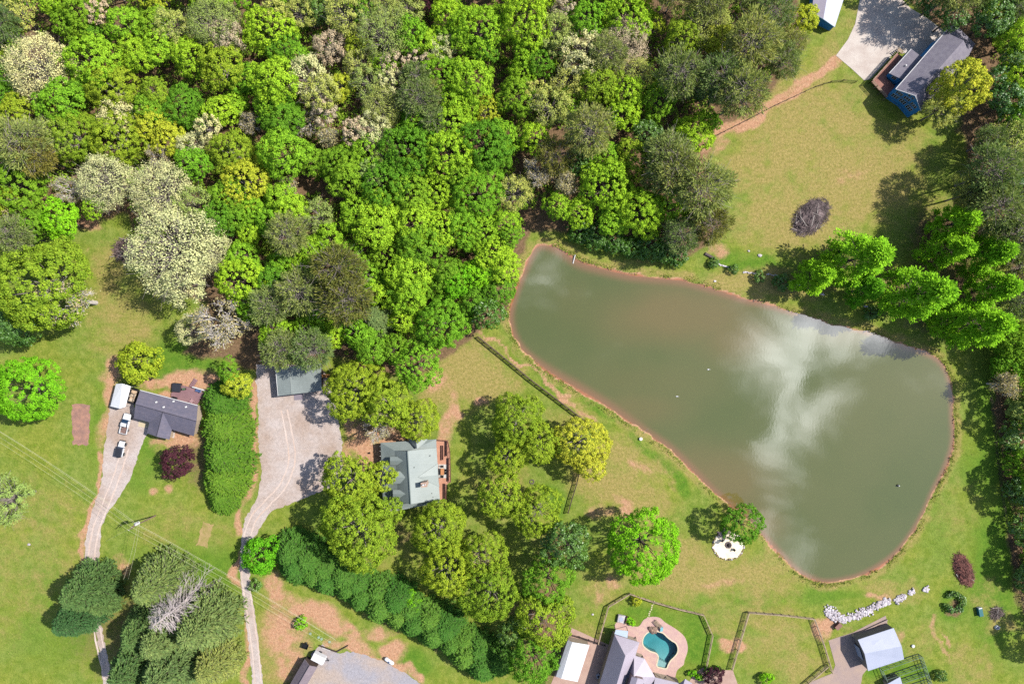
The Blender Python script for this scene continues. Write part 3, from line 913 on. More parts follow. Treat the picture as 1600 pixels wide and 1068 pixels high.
# left house --------------------------------------------------------------------
def left_house():
    r = house('ranch_house', P(258, 648), 'ranch house with T-shaped slate grey shingle roof beside the pickup')
    G = lambda x, y, h: PH(150 + x / 7.12, 570 + y / 7.12, h)
    e, t = 2.9, 4.7
    nw, ne, se, sw = G(490, 285, e), G(1130, 455, e), G(1085, 790, e), G(422, 590, e)
    ra, rb = G(438, 437, t), G(1115, 625, t)
    j1, j2 = G(592, 637, e), G(842, 716, e)
    wl, wr, wt, jt = G(567, 757, e), G(814, 828, e), G(672, 795, t - .5), G(742, 527, t)
    m = MB()
    m.slab([ra, nw, ne, rb], .16)
    m.slab([ra, jt, j1, sw], .16); m.slab([jt, rb, se, j2], .16)
    m.slab([jt, wt, wl, j1], .16); m.slab([jt, j2, wr, wt], .16)
    rf = m.build('roof', M_slate, r)
    m = MB(); m.tube(ra, rb, .09, n=5); m.tube(jt, wt, .09, n=5); m.build('ridge_cap', mat('ridge_shingle', (66, 64, 80)), rf)
    w = MB(); walls(w, [nw, ne, rb, se, j2, j1, sw, ra], inset=.4); walls(w, [j1 + (jt - j1) * .3, j2 + (jt - j2) * .3, wr, wt, wl], inset=.4); w.build('wall', M_tanwall, r)
    m = MB(); d = Vector((0.02, .12, -.06)); m.tube(nw + d, ne + d, .1, n=6); m.build('gutter', M_trim, r)
    for (x, y, h) in ((670, 413, 4.0), (752, 468, 4.4), (1000, 466, 3.6), (862, 404, 3.3)):
        m = MB(); q = G(x, y, h); m.box(q + Vector((0, 0, .05)), (.5, .4, .35), .3, ch=.08); m.build('roof_vent', M_trim, rf)
    for pt in ((470, 640), (700, 810)):
        pass
    # deck
    d = empty('patio_deck', P(292, 616), 'mauve wooden patio deck behind the slate-roofed ranch house', 'deck')
    pl = [tuple(P(150 + x / 7.12, 570 + y / 7.12)[:2]) for x, y in ((845, 310), (960, 225), (1225, 285), (1130, 445), (960, 400), (845, 365))]
    m = MB(); m.prism(pl, .1, .38); m.build('deck_frame', M_darkwood, d)
    b = MB(); y = min(p[1] for p in pl)
    while y < max(p[1] for p in pl):
        ins = [x for x in np.arange(min(p[0] for p in pl), max(p[0] for p in pl), .05) if sdist(np.array([x]), np.array([y + .1]), pl)[0] < 0]
        if ins: b.box(((ins[0] + ins[-1]) / 2, y + .1, .42), (ins[-1] - ins[0], .185, .05))
        y += .2
    o = b.build('decking', M_mauvedeck, d); o['kind'] = 'stuff'
    p = P(150 + 1090 / 7.12, 570 + 200 / 7.12)
    for i in range(5):
        m = MB(); m.box((p.x + (i - 2) * .28, p.y + (i - 2) * .42, .28), (1.15, .42, .08), -.55); m.build('step', M_mauvedeck, d)
    m = MB(); a, b_ = P(150 + 1092 / 7.12, 570 + 240 / 7.12), P(150 + 1225 / 7.12, 570 + 278 / 7.12); c = a.lerp(b_, .5)
    m.box((c.x, c.y, .8), ((b_ - a).length, .22, .8), math.atan2(b_.y - a.y, b_.x - a.x)); m.build('parapet', M_trim, d)
    q = P(150 + 912 / 7.12, 570 + 246 / 7.12)
    t_ = empty('hot_tub', (q.x, q.y, 0), 'covered square navy hot tub at the corner of the mauve deck', 'hot tub')
    m = MB(); m.box((q.x, q.y, .45), (2.2, 2.2, .9), -.1, ch=.05); m.build('shell', M_darkwood, t_)
    m = MB(); m.box((q.x - .55, q.y, .96), (1.12, 2.3, .12), -.1, ch=.03); m.build('cover', M_softtop, t_)
    m = MB(); m.box((q.x + .57, q.y - .1, .96), (1.12, 2.3, .12), -.1, ch=.03); m.build('cover', M_softtop, t_)
    q = P(150 + 893 / 7.12, 570 + 365 / 7.12)
    g = empty('barbecue_grill', (q.x, q.y, .45), 'dark barbecue grill against the house on the mauve deck', 'grill')
    m = MB(); m.box((q.x, q.y, .95), (1.3, .65, .5), -.25, ch=.15); m.build('lid', M_black, g)
    m = MB(); m.box((q.x, q.y, .6), (1.1, .5, .3), -.25); m.build('cart', M_black, g)
    q = P(311.5, 610)
    g = empty('lounge_chair', (q.x, q.y, .45), 'blue cushioned lounge chair by the white deck parapet', 'chair')
    m = MB(); m.box((q.x, q.y, .75), (1.5, .65, .12), -.25, ch=.04); m.build('cushion', mat('blue_cloth', (92, 116, 170), .9), g)
    m = MB(); m.box((q.x, q.y, .57), (1.5, .6, .23), -.25); m.build('frame', M_trim, g)
    m = MB(); m.box((q.x + .65, q.y - .15, .95), (.12, .65, .5), -.25); m.build('backrest', mat('blue_cloth', (0, 0, 0)), g)
    q = P(302, 626)
    g = empty('flower_pot', (q.x, q.y, .45), 'pot of pink and white flowers on the mauve deck', 'flower pot')
    m = MB(); m.tube((q.x, q.y, .45), (q.x, q.y, .95), .3, .42, 10); m.build('pot', M_tan, g)
    m = MB()
    for i in range(40):
        v = Vector((random.gauss(0, .3), random.gauss(0, .3), random.uniform(.95, 1.3))); m.box((q.x + v.x, q.y + v.y, v.z), (.14, .14, .05), random.random() * 3)
    m.build('blossom', mat('pink_petals', (240, 190, 205), .8, .2, 8), g)
    q = P(290, 607)
    g = empty('patio_table', (q.x, q.y, .45), 'small green patio table near the hot tub', 'table')
    m = MB(); m.box((q.x, q.y, 1.12), (.9, .6, .05)); m.build('tabletop', mat('green_paint', (96, 120, 90), .6), g)
    for sx in (-1, 1):
        m = MB(); m.box((q.x + sx * .35, q.y, .77), (.06, .5, .65)); m.build('leg', M_black, g)


left_house()


# tent carport -------------------------------------------------------------------
def carport():
    r = empty('carport', P(190, 618), 'white gabled carport canopy at the top of the left gravel driveway', 'carport')
    G = lambda x, y, h: PH(150 + x / 7.12, 570 + y / 7.12, h)
    a, b, c, d = G(222, 210, 2.5), G(385, 236, 2.5), G(328, 462, 2.5), G(160, 458, 2.5)
    ra, rb = G(295, 205, 3.3), G(262, 484, 3.3)
    m = MB(); m.slab([a, ra, rb, d], .05); m.slab([ra, b, c, rb], .05); m.build('canopy', M_white, r)
    m = MB(); m.slab([d + Vector((0, -.02, -.08)), rb + Vector((0, -.02, -.08)), c + Vector((0, -.02, -.08))], .25); m.build('valance', M_white, r)
    for p, q in ((a, d), (b, c)):
        for t in (.04, .5, .96):
            s = lerp(p, q, t); m = MB(); m.tube((s.x, s.y, 0), (s.x, s.y, 2.42), .06, n=6); m.build('post', M_trim, r)


carport()


# vehicles ------------------------------------------------------------------------
def wheel(r, x, y, rad=.38, w=.26):
    m = MB(); m.tube((x, y - w / 2, rad), (x, y + w / 2, rad), rad, n=18); t = m.build('wheel', M_rubber, r, False)
    m = MB(); s = 1 if y > 0 else -1; m.tube((x, y + s * (w / 2 - .01), rad), (x, y + s * (w / 2 + .02), rad), rad * .6, n=14); m.build('rim', M_chrome, t)


def loft(mb, secs):
    """skin a row of cross-sections (same number of points)"""
    n = len(secs[0]); vs = [p for s in secs for p in s]; fs = []
    for i in range(len(secs) - 1):
        for j in range(n):
            fs.append((i * n + j, i * n + (j + 1) % n, (i + 1) * n + (j + 1) % n, (i + 1) * n + j))
    fs += [tuple(range(n - 1, -1, -1)), tuple((len(secs) - 1) * n + j for j in range(n))]
    return mb.add(vs, fs)


def sect(x, w, z0, z1, c=.12):
    h = w / 2
    return [(x, -h + c * .5, z0), (x, h - c * .5, z0), (x, h, z0 + c), (x, h, z1 - c), (x, h - c, z1), (x, -h + c, z1), (x, -h, z1 - c), (x, -h, z0 + c)]


def pickup(loc, rz, label):
    r = empty('pickup_truck', (0, 0, 0), label, 'pickup truck')
    m = MB()
    loft(m, [sect(2.75, 1.7, .5, .95), sect(2.6, 1.92, .42, 1.06), sect(1.35, 1.98, .4, 1.16), sect(1.2, 2.0, .4, 1.12), sect(-.7, 2.0, .4, 1.12)])
    m.build('body', M_carwhite, r)
    m = MB(); loft(m, [sect(-.72, 2.0, .4, .66), sect(-2.7, 2.0, .4, .66), sect(-2.78, 1.9, .45, .62)]); m.build('bed_floor', M_bedbrown, r)
    for s in (-1, 1):
        m = MB(); m.box((-1.72, s * .95, .92), (2.0, .1, .54), ch=.03); m.build('bed_side', M_carwhite, r)
        m = MB(); m.box((2.68, s * .72, .86), (.14, .34, .2)); m.build('headlight', M_trim, r)
        m = MB(); m.box((1.0, s * 1.1, 1.18), (.16, .24, .18), ch=.04); m.build('mirror', M_black, r)
        m = MB(); m.box((-2.76, s * .88, .85), (.06, .16, .3)); m.build('tail_light', mat('red_lens', (170, 20, 20), .3), r)
    m = MB(); m.box((-2.7, 0, .92), (.1, 1.82, .54), ch=.03); m.build('tailgate', M_carwhite, r)
    m = MB(); loft(m, [sect(1.18, 1.72, 1.1, 1.14, .02), sect(.5, 1.56, 1.1, 1.78, .04), sect(-.55, 1.56, 1.1, 1.78, .04), sect(-.72, 1.68, 1.1, 1.16, .02)]); m.build('windows', M_carglass, r)
    m = MB(); m.box((-.15, 0, 1.81), (.95, 1.5, .09), ch=.04); m.build('roof', M_carwhite, r)
    m = MB(); m.box((2.78, 0, .55), (.14, 1.8, .22), ch=.03); m.box((-2.84, 0, .55), (.14, 1.8, .2), ch=.03); m.build('bumper', M_chrome, r)
    for x in (1.75, -1.7):
        for y in (-.88, .88): wheel(r, x, y, .4)
    r.location = loc; r.rotation_euler = (0, 0, rz)


def jeep(loc, rz, label):
    r = empty('parked_jeep', (0, 0, 0), label, 'car')
    m = MB(); loft(m, [sect(2.1, 1.35, .55, 1.02, .06), sect(1.9, 1.45, .5, 1.1, .08), sect(.8, 1.6, .5, 1.16, .08), sect(.6, 1.72, .5, 1.18), sect(-1.95, 1.72, .5, 1.18), sect(-2.0, 1.68, .55, 1.1)])
    m.build('body', M_carwhite, r)
    m = MB(); loft(m, [sect(.62, 1.6, 1.15, 1.2, .02), sect(.3, 1.5, 1.15, 1.8, .04), sect(-1.85, 1.5, 1.15, 1.78, .04), sect(-1.97, 1.55, 1.15, 1.3, .02)]); m.build('windows', M_carglass, r)
    m = MB(); m.box((-.8, 0, 1.83), (2.3, 1.58, .1), ch=.04); m.build('soft_top', M_softtop, r)
    for s in (-1, 1):
        m = MB(); m.box((1.35, s * .86, .88), (.95, .36, .1), ch=.04); m.box((-1.35, s * .92, .9), (.9, .24, .1), ch=.04); m.build('fender', M_black, r)
        m = MB(); m.tube((2.06, s * .48, .86), (2.14, s * .48, .86), .12, n=10); m.build('headlight', M_trim, r)
        m = MB(); m.box((.55, s * .98, 1.25), (.12, .2, .2)); m.build('mirror', M_black, r)
        for x in (-1.35, 1.35): wheel(r, x, s * .82, .42, .28)
    m = MB(); m.box((2.25, 0, .6), (.16, 1.6, .16)); m.build('bumper', M_black, r)
    m = MB(); m.tube((-2.02, 0, 1.0), (-2.24, 0, 1.0), .38, n=16); m.build('spare_wheel', M_rubber, r)
    r.location = loc; r.rotation_euler = (0, 0, rz)


def open_car(loc, rz, label):
    r = empty('open_vehicle', (0, 0, 0), label, 'off-road vehicle')
    m = MB(); loft(m, [sect(2.1, 1.5, .45, .85, .1), sect(1.9, 1.85, .4, .95, .1), sect(-1.9, 1.9, .4, .95, .1), sect(-2.1, 1.7, .45, .85, .1)]); m.build('body', M_black, r)
    m = MB(); m.box((-.15, 0, .99), (3.3, 1.45, .1), ch=.03); m.build('cabin_floor', M_tan, r)
    for (x, y) in ((.35, .38), (.35, -.38)):
        m = MB(); m.box((x, y, 1.12), (.6, .58, .2), ch=.05); m.box((x - .32, y, 1.35), (.16, .56, .6), ch=.05); m.build('seat', mat('cream_seat', (238, 216, 190), .8), r)
    m = MB(); m.box((-1.0, 0, 1.12), (.6, 1.3, .2), ch=.05); m.box((-1.35, 0, 1.35), (.16, 1.3, .6), ch=.05); m.build('rear_bench', mat('cream_seat', (0, 0, 0)), r)
    m = MB()
    for s in (-1, 1):
        m.tube((1.0, s * .78, .95), (.75, s * .72, 1.8), .05); m.tube((.75, s * .72, 1.8), (-1.4, s * .72, 1.8), .05); m.tube((-1.4, s * .72, 1.8), (-1.6, s * .78, .95), .05)
    m.tube((.75, -.72, 1.8), (.75, .72, 1.8), .05); m.tube((-1.4, -.72, 1.8), (-1.4, .72, 1.8), .05); m.build('roll_cage', M_black, r)
    for x in (-1.35, 1.35):
        for y in (-.95, .95): wheel(r, x, y, .42, .3)
    m = MB(); m.tube((.75, .35, 1.25), (.72, .35, 1.27), .2, n=12); m.build('steering_wheel', M_black, r)
    r.location = loc; r.rotation_euler = (0, 0, rz)


hd = math.atan2(220, 55)
pickup(P(194.5, 662) * .993, hd, 'white pickup truck with brown open bed parked below the carport')
jeep(P(187.5, 701.5) * .993, hd + .04, 'white jeep with black soft top parked behind the pickup')
open_car(P(207, 618.5) * .993, hd - .02, 'dark open-top off-road vehicle with cream seats beside the white carport')


# blue house ----------------------------------------------------------------------
def blue_house():
    r = house('blue_house', P(1440, 110), 'blue-sided house with grey roof above the dry meadow')
    G = lambda x, y, h: PH(1280 + x / 5.34, y / 5.34, h)
    sl, sr, pk = G(640, 745, 6.0), G(850, 925, 6.2), G(802, 800, 8.2)
    nl, nr, pn = G(1052, 270, 6.0), G(1256, 455, 6.2), G(1205, 338, 8.2)
    pl, pr = G(1125, 195, 4.6), G(1302, 366, 4.6)
    m = MB(); m.slab([sl, pk, pn, nl], .2); m.slab([pk, sr, nr, pn], .2); rf = m.build('roof', M_blueshade, r)
    m = MB(); m.slab([nl + Vector((0, 0, -.3)), pn + Vector((0, 0, -1.6)), pr, pl], .15); m.slab([pn + Vector((0, 0, -1.6)), nr + Vector((0, 0, -.3)), pr], .15); m.build('porch_roof', M_blueshade, r)
    for t in (.05, .5, .95):
        q = lerp(pl, pr, t); m = MB(); m.box((q.x, q.y, 2.2), (.18, .18, 4.4)); m.build('porch_post', M_trim, r)
    w = MB(); walls(w, [sl, pk, sr, nr, pn, nl], inset=.25); w.build('wall', M_bluewall, r)
    m = MB(); m.tube(sl + Vector((-.08, .05, 0)), nl + Vector((-.08, .05, 0)), .1, n=6); m.build('gutter', M_trim, r)
    m = MB(); m.tube(sl, pk, .1, n=5); m.tube(pk, sr, .1, n=5); m.build('barge_board', M_trim, r)
    # windows on the gable wall towards the pond
    c = (sl + sr + pk + nl + nr + pn) / 6
    def ins(p):
        d = Vector((p.x - c.x, p.y - c.y, 0)); return p - d.normalized() * .3125
    a, b = ins(sl), ins(sr); a.z = b.z = 0
    pm = ins(pk)
    u = (b - a).normalized(); L_ = (b - a).length; nrm = Vector((u.y, -u.x, 0))
    # the wall bends at the ridge point, so follow it
    def on(t, z, off):
        q = a.lerp(b, t)
        tp = (pm - a).dot(u) / L_
        bend = (Vector((pm.x, pm.y, 0)) - a - u * (tp * L_)).dot(nrm)
        k = t / tp if t < tp else (1 - t) / (1 - tp)
        return q + nrm * (bend * k + off) + Vector((0, 0, z))
    ang = math.atan2(u.y, u.x)
    for z, hh in ((3.0, 1.35), (5.0, 1.05)):
        for g in range(3):
            for j in range(3):
                t = .10 + g * .29 + j * .078
                f = MB(); q = on(t, z, .03); f.box(q, (.52, .08, hh + .16), ang); f = f.build('window', M_trim, r)
                for dz in (-.26, .26):
                    p = MB(); q = on(t, z + dz * hh, .07); p.box(q, (.38, .05, hh * .44), ang); p.build('pane', M_glass, f)
    for t, hh in ((.42, .7), (.56, .7)):
        f = MB(); q = on(t, 6.55, .03); f.box(q, (.7, .08, hh), ang); f = f.build('window', M_trim, r)
        p = MB(); q = on(t, 6.55, .07); p.box(q, (.54, .05, hh - .18), ang); p.build('pane', M_glass, f)
    for z in (.9, 4.05):
        m = MB(); q = on(.25, z, .03); m.box(q, (L_ * .48, .06, .12), ang); q = on(.75, z, .03); m.box(q, (L_ * .46, .06, .12), ang); m.build('trim_board', mat('pale_blue_trim', (150, 190, 210), .6), r)
    # side wing
    wa, wb, wc, wd = G(586, 612, 3.9), G(770, 410, 3.9), G(866, 482, 4.7), G(700, 668, 4.7)
    m = MB(); m.slab([wa, wb, wc, wd], .18); wr = m.build('wing_roof', M_blueshade, r)
    m = MB(); m.tube(wa + Vector((-.07, 0, 0)), wb + Vector((-.07, 0, 0)), .09, n=6); m.build('gutter', M_trim, wr)
    w = MB(); walls(w, [wa, wb, wc, wd], inset=.25); w.build('wing_wall', M_bluewall, r)
    cc = (wa + wb + wc + wd) / 4
    def ins2(p):
        d = Vector((p.x - cc.x, p.y - cc.y, 0)); return p - d.normalized() * .3125
    a2, d2 = ins2(wa), ins2(wd); a2.z = d2.z = 0; u2 = (d2 - a2).normalized(); n2 = Vector((u2.y, -u2.x, 0)); an2 = math.atan2(u2.y, u2.x)
    q = a2.lerp(d2, .5) + n2 * .03; f = MB(); f.box((q.x, q.y, 3.0), (1.3, .08, 1.3), an2); f = f.build('window', M_trim, r)
    for sx in (-.3, .3):
        for sz in (-.3, .3):
            p = MB(); q2 = q + u2 * sx + n2 * .04; p.box((q2.x, q2.y, 3.0 + sz), (.48, .05, .48), an2); p.build('pane', M_glass, f)
    m = MB(); q = wa.lerp(wc, .48); m.tube((q.x, q.y, 4.2), (q.x, q.y, 4.7), .18, n=8); m.build('roof_vent', M_trim, wr)
    # deck
    d = empty('porch_deck', P(1385, 118), 'red-brown raised porch deck with stairs in front of the blue house', 'deck')
    D = lambda x, y, h=1.6: PH(1280 + x / 5.34, y / 5.34, h)
    pts = [D(432, 682), (D(645, 445)), D(712, 486), D(560, 655), D(640, 728), D(552, 818)]
    pl = [(p.x, p.y) for p in pts]
    m = MB(); m.prism(pl, 1.5, 1.68); m.build('deck_frame', M_darkwood, d)
    dx = (pts[1] - pts[0]).normalized(); b = MB(); ang2 = math.atan2(dx.y, dx.x); nn = Vector((-dx.y, dx.x, 0))
    o = pts[0]
    for i in range(-2, 60):
        q0 = o - nn * (i * .16 + .08)
        tt = [t for t in np.arange(-2, 14, .08) if sdist(np.array([q0.x + dx.x * t]), np.array([q0.y + dx.y * t]), pl)[0] < 0]
        if len(tt) > 3:
            q = q0 + dx * ((tt[0] + tt[-1]) / 2); b.box((q.x, q.y, 1.71), (tt[-1] - tt[0], .145, .05), ang2)
    b = b.build('decking', mat('redwood_decking', (176, 122, 106), .8, .14, 3, (158, 104, 90)), d); b['kind'] = 'stuff'
    for p, q in ((pts[0], pts[1]), (pts[0], pts[5])):
        L2 = (q - p).length; n = max(2, int(L2 / 1.8)); an = math.atan2(q.y - p.y, q.x - p.x)
        for i in range(n + 1):
            s = p.lerp(q, i / n); m = MB(); m.box((s.x, s.y, 1.35), (.12, .12, 2.7)); m.build('rail_post', M_tanwood, d)
        for z in (2.65, 2.3, 1.98):
            c_ = p.lerp(q, .5); m = MB(); m.box((c_.x, c_.y, z), (L2, .1, .07), an); m.build('rail', M_tanwood, d)
    s0 = D(675, 432, 1.5)
    for i in range(6):
        q = s0 + dx * (.3 * i) + nn * 0; m = MB(); m.box((q.x, q.y, 1.45 - i * .25), (.32, 1.7, .08), ang2); m.build('step', M_tanwood, d)
    for s in (-1, 1):
        q = s0 + nn * (s * .9); m = MB(); m.tube(q + Vector((0, 0, 1.1)), q + dx * 1.8 + Vector((0, 0, -.3)), .05, n=5); m.tube(q, q + Vector((0, 0, 1.1)), .05, n=5)
        e = q + dx * 1.8; m.tube((e.x, e.y, 0), (e.x, e.y, 1.2), .05, n=5); m.build('handrail', M_trim, d)
    # shed
    h = empty('blue_shed', P(1296, 10), 'blue shed with pale metal roof at the top edge beside the concrete drive', 'shed')
    a, b_, c_ = G(35, 162, 3.6), G(130, 228, 2.7), G(215, -40, 2.7)
    e = G(78, -90, 3.6); f = G(-60, 110, 2.7); g = G(-40, -120, 2.7)
    m = MB(); m.slab([a, e, c_, b_], .12); m.build('roof', M_offwhite, h)
    m = MB(); m.slab([a, f, g, e], .12); m.build('roof', M_lilac, h)
    w = MB(); walls(w, [a, b_, c_, e, g, f], inset=.2); w.build('wall', M_bluewall, h)
    m = MB(); m.tube(a, b_, .07, n=5); m.tube(a, f, .07, n=5); m.build('barge_board', mat('pale_blue_trim', (0, 0, 0)), h)
    # lamp post
    p0, p1 = P(1477, 31), PH(1502, 12.5, 6.9)
    lp = empty('light_pole', p0, 'thin white light pole in the shade behind the blue house', 'lamp post')
    m = MB(); m.tube((p0.x, p0.y, 0), (p0.x, p0.y, 6.9), .09, .06, 8); m.build('pole', M_trim, lp)
    m = MB(); m.tube((p0.x, p0.y, 6.8), (p0.x + .7, p0.y + .2, 6.95), .05, n=6); m.build('arm', M_trim, lp)
    m = MB(); m.box((p0.x + .9, p0.y + .25, 6.95), (.6, .3, .16), .25, ch=.05); m.build('lamp_head', M_trim, lp)


blue_house()


# bottom-left house, trailers, tank ----------------------------------------------
def lower_house():
    r = house('gabled_house', P(480, 1052), 'house with mauve-grey gable roof cut off by the bottom edge')
    G = lambda x, y, h: PH(440 + x / 8, 960 + y / 8, h)
    e, t = 2.8, 4.4
    nw, ne, pk = G(288, 552, e), G(446, 652, e), G(345, 632, t)
    d = Vector((-.505, -.863, 0)) * 16
    m = MB(); m.slab([pk, nw, nw + d, pk + d], .18); m.slab([pk, pk + d, ne + d, ne], .18); rf = m.build('roof', mat('mauve_shingle', (152, 138, 146), .85, .12, 5, (138, 124, 134), .3, 20, wave=((.5, .86, 0), .4, .12)), r)
    m = MB(); m.tube(pk, pk + d, .09, n=5); m.build('ridge_cap', mat('ridge_shingle', (0, 0, 0)), rf)
    w = MB(); walls(w, [nw, pk, ne, ne + d, pk + d, nw + d], inset=.4); w.build('wall', M_darkwood, r)
    # cargo trailer
    a, b, c, dd = [P(440 + x / 8, 960 + y / 8) * .985 for x, y in ((395, 482), (552, 562), (503, 642), (355, 572))]
    ctr = (a + b + c + dd) / 4; u = (b - a).normalized(); ang = math.atan2(u.y, u.x)
    tr = empty('cargo_trailer', (0, 0, 0), 'white enclosed cargo trailer parked against the mauve-grey roofed house', 'trailer')
    m = MB(); loft(m, [sect(1.75, 1.6, .55, 2.1, .1), sect(1.5, 1.95, .5, 2.3, .06), sect(-1.75, 1.95, .5, 2.3, .06)]); m.build('body', M_white, tr)
    m = MB(); m.box((-.1, 0, 2.34), (3.3, 1.85, .06), ch=.02); m.build('roof', M_white, tr)
    m = MB(); m.tube((1.7, .5, .5), (2.7, 0, .5), .06); m.tube((1.7, -.5, .5), (2.7, 0, .5), .06); m.tube((2.6, 0, .0), (2.6, 0, .8), .06); m.build('hitch', M_black, tr)
    for y in (-1.0, 1.0): wheel(tr, -.3, y, .34, .22)
    tr.location = (ctr.x, ctr.y, 0); tr.rotation_euler = (0, 0, ang)
    # little utility trailer
    p = P(478, 1007); ut = empty('utility_trailer', (0, 0, 0), 'small black utility trailer on the bare clay above the cargo trailer', 'trailer')
    m = MB(); m.box((0, 0, .5), (1.6, 1.25, .08)); m.build('bed', M_black, ut)
    for y in (-.6, .6):
        m = MB(); m.box((0, y, .75), (1.6, .06, .45)); m.build('side', M_black, ut); wheel(ut, 0, y * 1.2, .3, .18)
    for x in (-.78, .78):
        m = MB(); m.box((x, 0, .75), (.06, 1.2, .45)); m.build('side', M_black, ut)
    m = MB(); m.tube((.8, 0, .45), (1.9, 0, .4), .05); m.build('hitch', M_black, ut)
    ut.location = (p.x, p.y, 0); ut.rotation_euler = (0, 0, -.3)
    # propane tank
    p = P(609, 1030); pt = empty('propane_tank', (0, 0, 0), 'white capsule-shaped propane tank at the edge of the gravel lot', 'tank')
    m = MB(); n = 14; secs = []
    for x, rr in ((-1.45, .12), (-1.38, .3), (-1.2, .46), (-1.0, .5), (1.0, .5), (1.2, .46), (1.38, .3), (1.45, .12)):
        secs.append([(x, rr * math.cos(2 * math.pi * i / n), .75 + rr * math.sin(2 * math.pi * i / n)) for i in range(n)])
    loft(m, secs); m.build('tank', M_white, pt, True)
    m = MB(); m.tube((0, 0, 1.2), (0, 0, 1.42), .2, n=10); m.build('valve_dome', mat('blue_grey', (96, 110, 150), .6), pt)
    for x in (-.8, .8):
        m = MB(); m.box((x, 0, .15), (.2, .8, .3)); m.build('foot', M_concrete, pt)
    pt.location = (p.x, p.y, 0); pt.rotation_euler = (0, 0, -.6)
    labs = ['pale green septic lid nearest the round shrub', 'pale green septic lid second from the round shrub', 'pale green septic lid third from the round shrub', 'pale green septic lid nearest the timber wall corner']
    for i, (x, y) in enumerate(((485, 989), (498, 995), (502.5, 997.5), (515, 1002))):
        q = P(x, y); m = MB(); m.tube((q.x, q.y, 0), (q.x, q.y, .12), .36, n=14); m.tube((q.x, q.y, .12), (q.x, q.y, .16), .2, n=10); o = m.build('septic_lid', mat('pale_green_plastic', (176, 200, 172), .6)); tag(o, labs[i], 'lid', 'septic lids in the clay')
    # low timber retaining wall
    tw = empty('retaining_wall', P(526, 1017), 'low dark timber retaining wall bending round the clay bank', 'retaining wall')
    pts = [P(499, 1007), P(512, 1012), P(526, 1017), P(535, 1012), P(544, 1007)]
    for a, b in zip(pts[:-1], pts[1:]):
        for z in (.12, .35):
            m = MB(); c = a.lerp(b, .5); m.box((c.x, c.y, z), ((b - a).length, .2, .22), math.atan2(b.y - a.y, b.x - a.x)); m.build('sleeper', M_darkwood, tw)
    q = P(510, 1011.5); m = MB(); m.tube((q.x - 1.1, q.y + .1, .1), (q.x + 1.1, q.y - .7, .1), .1, n=7); o = m.build('drain_pipe', M_trim); tag(o, 'white plastic drain pipe lying along the timber wall', 'pipe')


lower_house()


